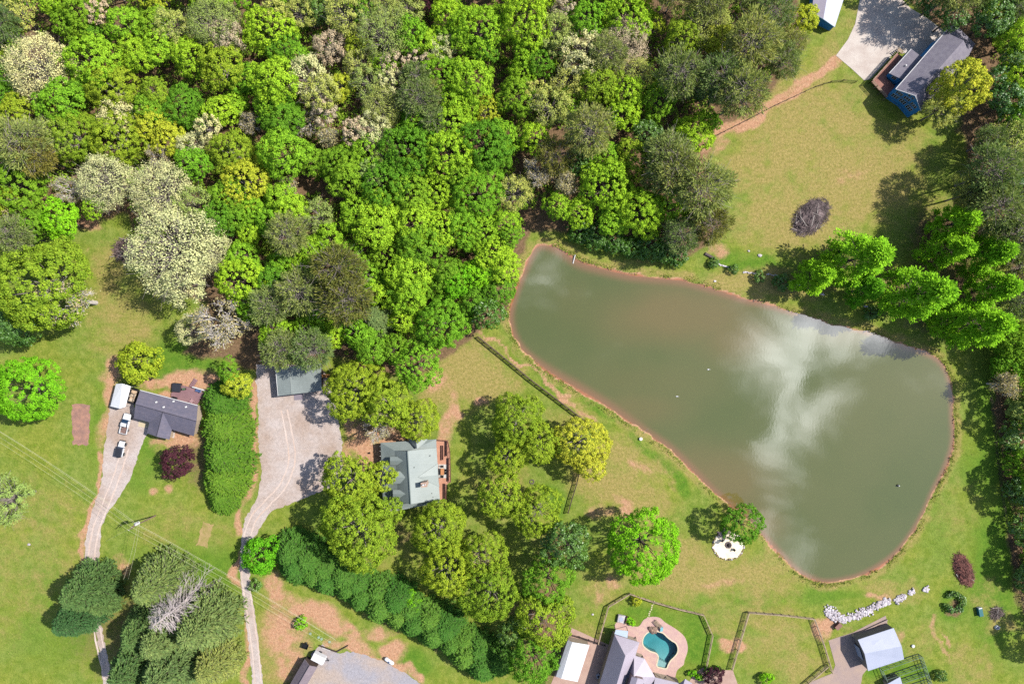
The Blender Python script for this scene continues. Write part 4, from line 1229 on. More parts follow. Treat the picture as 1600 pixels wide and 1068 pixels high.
# lilac-roofed house with pool ------------------------------------------------------
def pool_house():
    r = house('pool_house', P(985, 1040), 'house with lilac metal hip roofs beside the swimming pool')
    G = lambda x, y, h: PH(860 + x / 7.218, 920 + y / 7.218, h)
    e = 3.6
    a, b = G(724, 512, e), G(1005, 598, e)
    dv = Vector((-.293, -.956, 0))
    apex = G(846, 750, 7.0); far = 15
    m = MB()
    m.slab([a, b, apex], .18)
    m.slab([a, apex, apex + dv * far, a + dv * far], .18)
    b2 = b + dv * far
    m.slab([b, b2, apex + dv * far, apex], .18)
    rf = m.build('roof', M_lilac, r)
    # wing B
    p1, p2, p3, p4, ap = G(945, 745, e), G(1062, 782, e), G(1182, 990, e), G(1140, 1120, e), G(940, 985, 6.6)
    p5 = G(860, 1000, e)
    m = MB(); m.slab([p1, p2, ap], .18); m.slab([p2, p3, ap], .18); m.slab([p3, p4, ap], .18); m.slab([p1, ap, p4, p5], .18); m.build('wing_roof', M_lilac, r)
    # wing C along the terrace
    q1, q2, q3, q4 = G(1182, 992, 3.2), G(1470, 1062, 3.2), G(1450, 1160, 5), G(1160, 1110, 5)
    m = MB(); m.slab([q1, q2, q3, q4], .18); m.build('wing_roof', M_lilac, r)
    m = MB(); g1 = G(1520, 1010, 4.4); m.slab([G(1450, 1068, 3.4), g1, g1 + dv * 4, G(1430, 1130, 3.4)], .15); m.slab([g1, G(1600, 1060, 3.4), G(1590, 1130, 3.4), g1 + dv * 4], .15); m.build('porch_gable', M_lilac, r)
    # upstairs dormer
    d0, d1, d2 = G(918, 985, 7.2), G(1060, 1020, 7.2), G(985, 1000, 7.9)
    m = MB(); m.slab([d0, d2, d2 + dv * 5, d0 + dv * 5], .12); m.slab([d2, d1, d1 + dv * 5, d2 + dv * 5], .12); dr = m.build('dormer', M_lilac, r)
    m = MB(); walls(m, [d0, d2, d1, d1 + dv * 5, d2 + dv * 5, d0 + dv * 5], z0=4.0, inset=.2); m.build('dormer_wall', mat('mauve_siding', (176, 150, 150), .8), dr)  # dormer walls in one plain mauve siding colour
    w = MB(); walls(w, [a, b, b2, a + dv * far], inset=.4); walls(w, [p1, p2, p3, p4, p5], inset=.35); walls(w, [q1, q2, q3, q4], inset=.3); w.build('wall', M_tanwall, r)
    m = MB(); s = MB(); f1, f2 = G(738, 455, 3.3), G(876, 470, 3.3); f3 = lerp(a, b, .52); m.slab([f1, f2, f3 + Vector((0, .1, -.25)), a + Vector((0, .1, -.25))], .08); m.build('awning', mat('glass_awning', (196, 212, 232), .3, .04, spec=.5), r)
    for q in (f1, f2):
        m = MB(); m.tube((q.x, q.y - .1, 0), (q.x, q.y - .1, 3.2), .07, n=6); m.build('awning_post', M_black, r)
    for (x, y) in ((950, 548), (1030, 760), (1290, 995)):
        q = G(x, y, 3.4); m = MB(); m.box((q.x, q.y, 3.3), (.7, .18, .14), .9); m.box((q.x + .3, q.y, 3.3), (.18, .6, .14), .3); m.build('roof_bracket', M_black, r)
    # white garage
    g = house('white_garage', P(895, 1032), 'white-roofed garage left of the lilac-roofed house', 'garage')
    nw, ne, se, sw = G(195, 572, 3), G(441, 628, 3), G(306, 1042, 3), G(62, 982, 3)
    rn, rs = G(247, 596, 3.9), G(124, 1006, 3.9)
    m = MB(); m.slab([rn, nw, sw, rs], .12); m.slab([rn, rs, se, ne], .12); m.build('roof', M_white, g)
    w = MB(); walls(w, [nw, rn, ne, se, rs, sw], inset=.25); w.build('wall', M_tanwall, g)
    q = P(860 + 535 / 7.218, 920 + 965 / 7.218)
    m = MB(); m.box((q.x, q.y, .45), (.85, 1.0, .9), .2, ch=.06); o = empty('air_conditioner', (q.x, q.y, .05), 'pale air conditioner unit in the shade of the lilac-roofed house', 'air conditioner'); m.build('cabinet', M_offwhite, o)
    m = MB(); m.tube((q.x, q.y, .9), (q.x, q.y, .94), .32, n=14); m.build('fan_grille', M_black, o)
    # patio and pool
    hole = [Vector((x, y, 0)) for x, y in POOL_W]; outer = [Vector((x, y, 0)) for x, y in PATIO_W]
    def ring(name, out_, in_, z, t, material, parent=None):
        allp = out_ + in_; tri = tessellate_polygon([out_, in_])
        vs = [(p.x, p.y, z) for p in allp] + [(p.x, p.y, z - t) for p in allp]
        n = len(allp); fs = []
        for q in tri:
            ar = area2([(allp[i].x, allp[i].y) for i in q]); q = q if ar > 0 else q[::-1]
            fs.append(tuple(q)); fs.append(tuple(i + n for i in q[::-1]))
        for lo, hi in ((0, len(out_)), (len(out_), n)):
            for i in range(lo, hi):
                j = i + 1 if i + 1 < hi else lo; fs.append((i, j, j + n, i + n))
        m = MB(); m.add(vs, fs); return m.build(name, material, parent)
    c = sum(hole, Vector()) / len(hole)
    wide = []
    n = len(hole)
    sgn = 1 if area2([(p.x, p.y) for p in hole]) > 0 else -1
    for i in range(n):
        t = (hole[(i + 1) % n] - hole[i - 1]).normalized(); wide.append(hole[i] + Vector((t.y, -t.x, 0)) * (.32 * sgn))
    o = ring('pool_patio', outer, wide, .06, .10, M_patio); o['kind'] = 'structure'
    pr = empty('swimming_pool', (c.x, c.y, 0), 'free-form teal swimming pool in the pink patio', 'swimming pool')
    ring('coping', wide, hole, .09, .25, mat('cream_coping', (240, 222, 190), .8, .1, 4), pr)
    # basin: deep end on the left, shelf at the lower right
    shelf = np.array(P(860 + 1260 / 7.218, 920 + 830 / 7.218)[:2]); deep = np.array(P(860 + 1120 / 7.218, 920 + 560 / 7.218)[:2])
    xs = np.arange(min(p.x for p in hole) - .3, max(p.x for p in hole) + .3, .25); ys = np.arange(min(p.y for p in hole) - .3, max(p.y for p in hole) + .3, .25)
    X, Y = np.meshgrid(xs, ys); sd = sdist(X, Y, POOL_W); keep = sd < .3
    kk = keep[:-1, :-1] & keep[1:, :-1] & keep[:-1, 1:] & keep[1:, 1:]
    ds = (X - shelf[0]) * 0.30 + (Y - shelf[1]) * 0.95
    Z = np.where(np.hypot(X - shelf[0], Y - shelf[1]) < 0, 0, 0) - np.clip(.95 + 0.42 * np.hypot(X - shelf[0], Y - shelf[1]) * .62, .9, 2.4)
    Z = np.where((Y < shelf[1] + .55 + (X - shelf[0]) * -.5), -.38, Z)
    idx = np.arange(X.size).reshape(X.shape); q = np.stack([idx[:-1, :-1], idx[:-1, 1:], idx[1:, 1:], idx[1:, :-1]], -1)[kk]
    m = MB(); m.v = [tuple(v) for v in np.stack([X, Y, Z], -1).reshape(-1, 3)]; m.f = [tuple(int(i) for i in f) for f in q]
    b_ = len(m.v); nn = len(hole)
    m.v += [(p.x, p.y, 0.0) for p in hole] + [(p.x, p.y, -2.6) for p in hole]
    m.f += [(b_ + i, b_ + (i + 1) % nn, b_ + nn + (i + 1) % nn, b_ + nn + i) for i in range(nn)]
    m.build('basin', mat('pool_plaster', (206, 222, 218), .8, .08, 2), pr)
    # water
    mt, nt, N, L, out = nodemat('pool_water')
    tr = N('ShaderNodeBsdfTransparent'); tr.inputs[0].default_value = (.86, .97, .97, 1); gl = N('ShaderNodeBsdfGlossy'); gl.inputs['Roughness'].default_value = .03
    fr = N('ShaderNodeFresnel'); fr.inputs[0].default_value = 1.4; mx = N('ShaderNodeMixShader'); L(fr.outputs[0], mx.inputs[0]); L(tr.outputs[0], mx.inputs[1]); L(gl.outputs[0], mx.inputs[2]); L(mx.outputs[0], out.inputs['Surface'])
    va = N('ShaderNodeVolumeAbsorption'); va.inputs['Color'].default_value = (.03, .70, .78, 1); va.inputs['Density'].default_value = .34; L(va.outputs[0], out.inputs['Volume'])
    m = MB(); m.prism([(p.x, p.y) for p in hole], -2.7, -.1); m.build('water', mt, pr)
    # rock waterfall and raft-like slatted bridge
    wf = P(860 + 1168 / 7.218, 920 + 462 / 7.218)
    o = empty('rock_waterfall', (wf.x, wf.y, 0), 'rock waterfall of tan boulders at the upper edge of the pool', 'rocks')
    for i in range(14):
        x, y = wf.x + random.uniform(-1.2, .7), wf.y + random.uniform(-.8, .7); stone_at(o, (x, y, .25), random.uniform(.35, .6), mat('tan_boulder', (190, 156, 132), .9, .25, 4, (120, 100, 92)))
    q = P(860 + 1203 / 7.218, 920 + 385 / 7.218)
    o = empty('slatted_lounger', (q.x, q.y, .06), 'slatted wooden lounger beside the rock waterfall', 'lounger')
    for i in range(9):
        v = Vector((math.cos(-.85), math.sin(-.85), 0)) * (-1.0 + .25 * i); m = MB(); m.box((q.x + v.x, q.y + v.y, .55), (.14, 1.1, .05), -.85); m.build('slat', M_tanwood, o)
    for s in (-1, 1):
        v = Vector((-math.sin(-.85), math.cos(-.85), 0)) * (s * .5); m = MB(); m.box((q.x + v.x, q.y + v.y, .48), (2.3, .08, .1), -.85); m.build('side_rail', M_blackwood, o)
        for e in (-.9, .9):
            w2 = Vector((math.cos(-.85), math.sin(-.85), 0)) * e; m = MB(); m.box((q.x + v.x + w2.x, q.y + v.y + w2.y, .26), (.08, .08, .38)); m.build('leg', M_blackwood, o)
    q = P(860 + 1246 / 7.218, 920 + 442 / 7.218)
    o = empty('pool_slide', (q.x, q.y, .06), 'small pale cyan pool slide next to the slatted lounger', 'slide')
    m = MB(); m.slab([Vector((q.x - .35, q.y + .8, 1.3)), Vector((q.x + .35, q.y + .9, 1.3)), Vector((q.x + .45, q.y - .6, .25)), Vector((q.x - .3, q.y - .8, .25))], .08); m.build('chute', mat('cyan_plastic', (150, 222, 236), .4, .05), o)
    m = MB(); m.box((q.x, q.y + .8, .62), (.6, .1, 1.15)); m.build('ladder', M_trim, o)
    # potting table area at the corner
    q = P(860 + 795 / 7.218, 920 + 325 / 7.218)
    o = empty('spa_surround', (q.x, q.y, .0), 'white stone spa surround at the upper patio corner', 'spa')
    m = MB(); m.box((q.x, q.y, .4), (2.0, 2.0, .8), -.2, ch=.1); m.build('surround', mat('white_stone', (232, 228, 232), .8, .2, 5, (180, 172, 178)), o)
    m = MB(); m.box((q.x + 1.3, q.y - .1, .6), (.3, 1.7, 1.2), -.25); m.build('screen', mat('maroon_panel', (110, 60, 70), .7), o)
    m = MB(); m.tube((q.x - .1, q.y, .8), (q.x - .1, q.y, .86), .6, n=14); m.build('basin', M_offwhite, o)
    # stepping stones
    sp = empty('stone_path', P(1018, 955), None); sp['kind'] = 'structure'
    for i in range(9):
        t = i / 8; q = P(lerp(1022, 1012.5, t) + .6 * math.sin(i * 2), lerp(939, 964, t)); m = MB(); m.prism([(q.x + .25 * math.cos(k) * random.uniform(.8, 1.2), q.y + .2 * math.sin(k)) for k in np.arange(0, 6.2, .9)], 0, .05); m.build('paving_stone', mat('pale_flagstone', (232, 218, 178), .9, .15, 4), sp)


STONES = []


def stone_meshes():
    for k in range(5):
        rr = np.random.default_rng(100 + k)
        import bmesh
        bm = bmesh.new(); bmesh.ops.create_icosphere(bm, subdivisions=1, radius=1)
        for v in bm.verts:
            v.co *= rr.uniform(.75, 1.15); v.co.z *= .7
        me = bpy.data.meshes.new('stone'); bm.to_mesh(me); bm.free()
        me.materials.append(mat('white_riprap', (240, 232, 238), .9, .2, 4, (196, 184, 190), k=2.6))
        STONES.append(me)


stone_meshes()


def stone_at(parent, loc, size, material=None, name='stone'):
    o = link(name, random.choice(STONES), parent, Vector(loc) - chain_loc(parent))
    o.scale = (size * random.uniform(.8, 1.3), size * random.uniform(.8, 1.2), size * random.uniform(.7, 1.0))
    o.rotation_euler = (random.uniform(-.3, .3), random.uniform(-.3, .3), random.uniform(0, 6.3))
    if material:
        o.material_slots[0].link = 'OBJECT'; o.material_slots[0].material = material
    return o


pool_house()


# white barn, kennel ------------------------------------------------------------------
def barn():
    G = lambda x, y, h: PH(1270 + x / 7.218, 920 + y / 7.218, h)
    r = house('white_barn', P(1370, 1010), 'white tin-roofed barn beside the line of white rocks', 'barn')
    nw, ne, se, sw = G(508, 568, 3.4), G(912, 435, 3.4), G(1030, 787, 3.4), G(624, 920, 3.4)
    rw, re = G(584, 726, 4.6), G(1002, 640, 4.6)
    m = MB(); m.slab([nw, rw, re, ne], .12); m.slab([rw, sw, se, re], .12); m.build('roof', M_offwhite, r)
    w = MB(); walls(w, [nw, rw, sw, se, re, ne], inset=.12); w.build('wall', mat('grey_metal_siding', (150, 140, 136), .7, .08, 2, wave=((1, 0, 0), .4, .08)), r)
    u = (nw - sw).normalized(); c = sw.lerp(nw, .5); m = MB(); m.box((c.x - .12, c.y, 1.35), (.1, 3.4, 2.7), math.atan2(u.y, u.x) - math.pi / 2); m.build('roller_door', M_offwhite, r)
    # low retaining strip north of it
    a, b = P(1270 + 440 / 7.218, 920 + 520 / 7.218), P(1270 + 835 / 7.218, 920 + 340 / 7.218)
    m = MB(); c = a.lerp(b, .5); m.box((c.x, c.y, .25), ((b - a).length, .3, .5), math.atan2(b.y - a.y, b.x - a.x)); o = m.build('retaining_kerb', M_concrete2); tag(o, 'low concrete retaining kerb along the top of the barn drive', 'kerb')
    q = P(1331.5, 991); m = MB(); m.tube((q.x, q.y, .05), (q.x, q.y, .9), .3, .32, 12); m.tube((q.x, q.y, .9), (q.x, q.y, .93), .26, n=12); o = m.build('metal_bin', mat('cream_metal', (220, 200, 170), .6)); tag(o, 'small cream metal bin at the upper left corner of the white barn', 'bin')
    q = P(1308, 976); t = empty('storage_box', (q.x, q.y, 0), 'brown wooden box with lid next to the white rocks', 'box')
    m = MB(); m.box((q.x, q.y, .45), (1.8, 1.1, .9), .75); m.build('box', M_redwall, t); m = MB(); m.box((q.x, q.y, .95), (1.9, 1.2, .1), .75, ch=.03); m.build('lid', mat('brown_lid', (158, 112, 98), .7), t)
    # kennel
    k = empty('kennel_run', P(1425, 1050), 'green-grey metal frame kennel run with cross rails below the white barn', 'kennel')
    Mk = mat('green_frame', (120, 146, 128), .6, .1, 3)
    cor = [P(1270 + x / 7.218, 920 + y / 7.218) * .99 for x, y in ((790, 915), (1235, 760), (1360, 1120), (930, 1260))]
    def beam(a, b, z, s=.09):
        m = MB(); c = a.lerp(b, .5); m.box((c.x, c.y, z), ((b - a).length, s, s), math.atan2(b.y - a.y, b.x - a.x)); return m
    def fence_panel(a, b, wire=True):
        for z in (.1, 1.0, 1.95): beam(a, b, z).build('rail', Mk, k)
        n = max(1, int((b - a).length / 1.8))
        for i in range(n + 1):
            s = a.lerp(b, i / n); m = MB(); m.tube((s.x, s.y, 0), (s.x, s.y, 2.0), .06, n=6); m.build('post', Mk, k)
        if wire:
            m = MB(); d = (b - a); n = int(d.length / .3)
            for i in range(n):
                s = a.lerp(b, (i + .5) / n); m.box((s.x, s.y, 1.0), (.02, .02, 1.9))
            o = m.build('mesh_wire', Mk, k); o['kind'] = 'stuff'
    e = [(cor[0], cor[1]), (cor[1], cor[2]), (cor[0], cor[3])]
    for a, b in e: fence_panel(a, b)
    for t in (.3, .55, .8):
        fence_panel(cor[0].lerp(cor[3], t), cor[1].lerp(cor[2], t))
    h = house('small_shed', P(1398, 1066), 'small pale-roofed shed cut by the bottom edge below the kennel', 'shed')
    a, b, c, d = G(835, 1070, 2.4), G(985, 985, 2.4), G(1020, 1100, 2.4), G(880, 1190, 2.4); m = MB(); m.slab([a, b, c, d], .12); m.build('roof', M_offwhite, h)
    w = MB(); walls(w, [a, b, c, d], inset=.15); w.build('wall', M_tanwall, h)
    m = MB(); q = P(1270 + 885 / 7.218, 920 + 1000 / 7.218); m.box((q.x, q.y, .5), (2.2, 1.3, 1.0), .35); o = m.build('feed_crate', M_tan); tag(o, 'tan crate against the kennel run', 'crate')
    # rocks
    rr = empty('rock_riprap', P(1340, 955), 'long curving line of white broken rocks above the white barn', 'rocks')
    ZZ = lambda x, y: P(1270 + x / 7.218, 920 + y / 7.218)
    line = [(150, 240, 75), (210, 270, 85), (270, 300, 65), (340, 340, 40), (420, 320, 48), (520, 280, 55), (620, 245, 52), (720, 190, 45), (800, 150, 38), (870, 130, 22), (930, 120, 28), (1000, 95, 38), (1040, 80, 25), (1080, 40, 22), (1140, 15, 32), (1240, 5, 12), (1295, -5, 22)]
    big = 0; small = MB()
    for i in range(len(line) - 1):
        (x0, y0, r0), (x1, y1, r1) = line[i], line[i + 1]
        if i in (9, 12, 14): continue
        for j in range(46):
            t = random.random(); rad = lerp(r0, r1, t); q = ZZ(lerp(x0, x1, t) + random.gauss(0, .28) * rad, lerp(y0, y1, t) + random.gauss(0, .5) * rad)
            if big < 290 and j < 20:
                stone_at(rr, (q.x, q.y, random.uniform(.05, .3)), random.uniform(.22, .5)); big += 1
            else:
                small.box((q.x, q.y, .14), (random.uniform(.3, .6), random.uniform(.25, .5), .34), random.random() * 3, ch=.1)
    o = small.build('rubble', MATS['white_riprap'], rr); o['kind'] = 'stuff'


barn()


# fences -------------------------------------------------------------------------------
def plank_mesh(name, m):
    me = bpy.data.meshes.new(name)
    b = MB(); b.box((0, 0, 0), (1, 1, 1))
    me.from_pydata(b.v, [], b.f); me.materials.append(m); me.update()
    return me


def fence(name, pts_px, label, material, rails=(0.35, .75, 1.15), ht=1.3, gap=2.4, pw=.14, rh=.15, rt=.05, top=False):
    pts = [P(*p) for p in pts_px]
    r = empty(name, pts[0], label, 'fence')
    pm = plank_mesh('post', material); rm = plank_mesh('rail', material)
    base = pts[0]
    first = True
    for a, b in zip(pts[:-1], pts[1:]):
        n = max(1, round((b - a).length / gap)); ang = math.atan2(b.y - a.y, b.x - a.x)
        for i in range(n + 1):
            if i == 0 and not first: continue
            first = False
            s = a.lerp(b, i / n); o = link('post', pm, r, (s.x - base.x, s.y - base.y, ht / 2)); o.scale = (pw, pw, ht * random.uniform(.97, 1.03)); o.rotation_euler = (random.uniform(-.02, .02), random.uniform(-.02, .02), ang)
        for i in range(n):
            c = a.lerp(b, (i + .5) / n)
            for z in rails:
                o = link('rail', rm, r, (c.x - base.x, c.y - base.y, z)); o.scale = ((b - a).length / n - .01, rt, rh); o.rotation_euler = (0, random.uniform(-.006, .006), ang)
            if top:
                o = link('cap_rail', rm, r, (c.x - base.x, c.y - base.y, ht + .03)); o.scale = ((b - a).length / n - .01, .21, .04); o.rotation_euler = (0, 0, ang)


fence('board_fence', [(748, 526), (790, 560), (830, 593), (870, 623), (912, 655), (926, 668)], 'dark brown board fence running diagonally beside the pond path', mat('brown_timber', (128, 102, 90), .85, .2, 5), ht=1.4, rt=.08, pw=.2, top=True)
fence('board_fence', [(904, 738), (900, 756), (893, 778), (887, 800)], 'short dark board fence below the yellow tree', M_darkwood, top=True)
fence('board_fence', [(934, 1003), (942, 973), (950, 945), (983, 925), (1021, 938), (1060, 949), (1098, 958), (1112, 990), (1106, 1020), (1101, 1046)], 'weathered board fence around the swimming pool lawn', M_tanwood, ht=1.35, top=True)
fence('board_fence', [(1142, 1043), (1155, 998), (1168, 954), (1220, 958), (1270, 964), (1285, 1005), (1298, 1048)], 'weathered board fence around the square paddock', M_tanwood, ht=1.45, top=True)
fence('board_fence', [(1250, 1072), (1291, 1037)], 'short angled board fence at the lower right paddock corner', M_tanwood, ht=1.45, top=True)
fence('board_fence', [(1336, 129), (1316, 127), (1297, 129), (1272, 137), (1242, 151), (1216, 163), (1198, 172), (1168, 188), (1132, 206), (1112, 216)], 'curved brown rail fence along the top of the dry meadow', M_darkwood, rails=(.4, 1.0), ht=1.25)
fence('wire_fence', [(1543, 596), (1548, 640), (1553, 690), (1559, 740), (1566, 790), (1574, 836), (1583, 880), (1593, 930), (1604, 985)], 'thin rail fence along the shaded wood edge at the right', M_darkwood, rails=(.4, .8, 1.2), rh=.06, rt=.05, gap=2.8)
fence('board_fence', [(893, 990), (905, 993), (920, 998), (934, 1003), (945, 1006)], 'low dark gate fence at the top of the garage driveway', M_blackwood, ht=1.1)


# utility pole and wires ---------------------------------------------------------------
def power_pole():
    p = P(243, 805); ht = 11.2
    top = Vector((p.x, p.y, ht))
    r = empty('utility_pole', p, 'wooden utility pole with crossarms and white transformer on the left lawn', 'utility pole')
    m = MB(); m.tube((p.x, p.y, 0), (p.x, p.y, ht), .19, .13, 10); m.build('pole', mat('pole_wood', (150, 126, 108), .9, .15, 3), r)
    u = Vector((.72, .69, 0)).normalized(); w = Vector((.88, -.475, 0)).normalized()
    for z in (ht - .35, ht - 1.35):
        m = MB(); m.box((p.x, p.y, z), (2.6, .14, .16), math.atan2(u.y, u.x)); m.build('crossarm', mat('pole_wood', (0, 0, 0)), r)
    for s in (-1.15, 0, 1.15):
        q = top + u * s - Vector((0, 0, .2)); m = MB(); m.tube(q, q + Vector((0, 0, .25)), .07, n=7); m.build('insulator', M_trim, r)
    q = Vector((p.x, p.y, ht - 2.4)) + u * .55 - w * .1; m = MB(); m.tube(q, q + Vector((0, 0, 1.3)), .42, n=14); m.build('transformer', M_white, r)
    m = MB(); m.box(top + u * .6 + Vector((0, 0, -1.7)), (.3, .3, .5)); m.build('cutout', M_black, r)
    # wires
    el = PH(-30, 664, 10.8); er = PH(520, 1005, 10.8)
    Mw = mat('bare_conductor', (232, 226, 190), .5, .05)
    ws = empty('power_line', p, 'bundle of thin pale power wires crossing the lower left lawns', 'wires')
    def cat_(a, b, sag, rad, n=14):
        m = MB(); prev = a
        for i in range(1, n + 1):
            t = i / n; q = a.lerp(b, t) - Vector((0, 0, 4 * sag * t * (1 - t))); m.tube(prev, q, rad, n=4, cap=False); prev = q
        m.build('wire', Mw, ws)
    for s in (-1.15, 0, 1.15):
        st = top + u * s + Vector((0, 0, .06)); cat_(st, el + u * s, .9, .018); cat_(st, er + u * s * 1.0, .9, .018)
    st = top - Vector((0, 0, 2.6)); cat_(st, el - Vector((0, 0, 2.4)), 1.0, .025); cat_(st, er - Vector((0, 0, 2.4)), 1.0, .025)
    for dx in (0, .5):
        cat_(st + Vector((dx, 0, 0)), PH(193 + dx * 14, 905, 7.0), .6, .02); 
    cat_(st, PH(165, 845, 3.5) + Vector((-2, -1, -3.5)), .05, .02)


power_pole()


# little things ------------------------------------------------------------------------
def brush_pile(name, px, py, rx, ry, rot, ht, label, rgb, n=420, pale=6, seed=0):
    rr = random.Random(seed)
    p = P(px, py); r = empty(name, p, label, 'brush pile')
    m = MB(); c, s = math.cos(rot), math.sin(rot)
    def stick(mb, k, ln, rad):
        a = rr.uniform(0, 6.283); q = math.sqrt(rr.random()); x, y = q * rx * math.cos(a), q * ry * math.sin(a)
        z = ht * (1 - q * q) * rr.uniform(.3, 1.0) + .08
        th = rr.gauss(math.atan2(y, x) if rr.random() < .5 else rot, .6); d = Vector((math.cos(th), math.sin(th), rr.uniform(-.25, .15))) * ln / 2
        w = Vector((p.x + x * c - y * s, p.y + x * s + y * c, z)); e0, e1 = w - d, w + d
        e0.z = max(.03, e0.z); e1.z = max(.03, e1.z)
        mb.tube(e0, e1, rad, rad * .4, 4)
    for k in range(n): stick(m, k, rr.uniform(.8, 2.6), rr.uniform(.025, .07))
    o = m.build('twigs', mat(name + str(seed) + '_wood', rgb, .9, .3, 4, tuple(int(x * .6) for x in rgb)), r); o['kind'] = 'stuff'
    for k in range(pale):
        b = MB(); stick(b, k, rr.uniform(1.8, 3.6), rr.uniform(.07, .13)); b.build('branch', mat('bleached_branch', (206, 196, 190), .9, .15, 4), r)
    b = MB()
    pts = []
    for i in range(9):
        for j in range(18):
            q = i / 8; a = 2 * math.pi * j / 18; k = rr.uniform(.85, 1.05)
            pts.append((p.x + (q * k * rx * .93 * math.cos(a)) * c - (q * k * ry * .93 * math.sin(a)) * s, p.y + (q * k * rx * .93 * math.cos(a)) * s + (q * k * ry * .93 * math.sin(a)) * c, max(.0, .72 * ht * (1 - q * q) * rr.uniform(.8, 1.1))))
    fs = [(i * 18 + j, i * 18 + (j + 1) % 18, (i + 1) * 18 + (j + 1) % 18, (i + 1) * 18 + j) for i in range(8) for j in range(18)]
    b.add(pts, [f[::-1] for f in fs]); b.build('heap', MATS[name + str(seed) + '_wood'], r)


brush_pile('brush_pile', 1267, 339, 6.2, 4.0, .75, 1.6, 'big grey-purple brush pile in the middle of the dry meadow', (158, 138, 138), 700, 14, 1)
brush_pile('brush_pile', 197, 391, 3.3, 3.3, .2, 1.1, 'small pile of bleached branches against the large cream tree', (190, 160, 152), 380, 14, 2)
brush_pile('brush_pile', 1505, 890, 4.6, 2.3, -1.2, 1.5, 'red-brown heap of dead brush on the lower right lawn', (190, 124, 112), 600, 4, 3)
brush_pile('brush_pile', 1557, 957, 1.7, 1.6, .2, .5, 'small low heap of grey twigs near the teal box', (160, 140, 132), 220, 2, 4)


def fire_pit():
    p = P(1138, 852); r = empty('fire_pit', p, 'round white gravel fire pit circle by the pond shore', 'fire pit')
    out = [(p.x + 4.15 * math.cos(a) * random.uniform(.86, 1.07), p.y + 3.7 * math.sin(a) * random.uniform(.86, 1.07)) for a in np.arange(0, 6.28, .12)]
    m = MB(); m.prism(out, 0, .06); m.build('gravel_bed', mat('white_gravel', (250, 238, 214), .95, .12, 3, (226, 208, 178), .5, 8, k=2.1), r)
    for i in range(46):
        a = 2 * math.pi * i / 46; stone_at(r, (p.x + 4.2 * math.cos(a), p.y + 3.75 * math.sin(a), .08), random.uniform(.16, .3), mat('tan_boulder', (0, 0, 0)) if i % 3 else None)
    for i in range(12):
        a = 2 * math.pi * i / 12; stone_at(r, (p.x + .75 * math.cos(a), p.y + .2 + .75 * math.sin(a), .15), .24, mat('grey_fieldstone', (130, 116, 116), .9, .2, 4))
    m = MB(); m.tube((p.x, p.y + .2, .06), (p.x, p.y + .2, .1), .65, n=14); m.build('ash', mat('ash', (92, 84, 84), .95, .2, 5), r)
    for i in range(5):
        a = i * 1.26; m = MB(); m.tube((p.x + .5 * math.cos(a), p.y + .2 + .5 * math.sin(a), .12), (p.x - .1 * math.cos(a), p.y + .2 - .1 * math.sin(a), .5), .09, n=6); m.build('log', M_blackwood, r)
    for i, (dx, dy, rz, lab) in enumerate(((-1.7, 1.5, -2.2, 'dark chair at the upper left of the fire pit'), (1.3, -.9, .9, 'dark chair at the lower right of the fire pit'))):
        chair((p.x + dx, p.y + dy, .06), rz, lab, 'chairs by the fire pit')
    q = P(1132, 833); m = MB()
    g = empty('boulder_heap', (q.x, q.y, 0), 'heap of grey-pink boulders above the fire pit circle', 'rocks')
    for i in range(22): stone_at(g, (q.x + random.gauss(0, .8), q.y + random.gauss(0, .6), random.uniform(.1, .35)), random.uniform(.25, .5), mat('pink_grey_stone', (176, 152, 152), .9, .2, 4))


fire_pit()


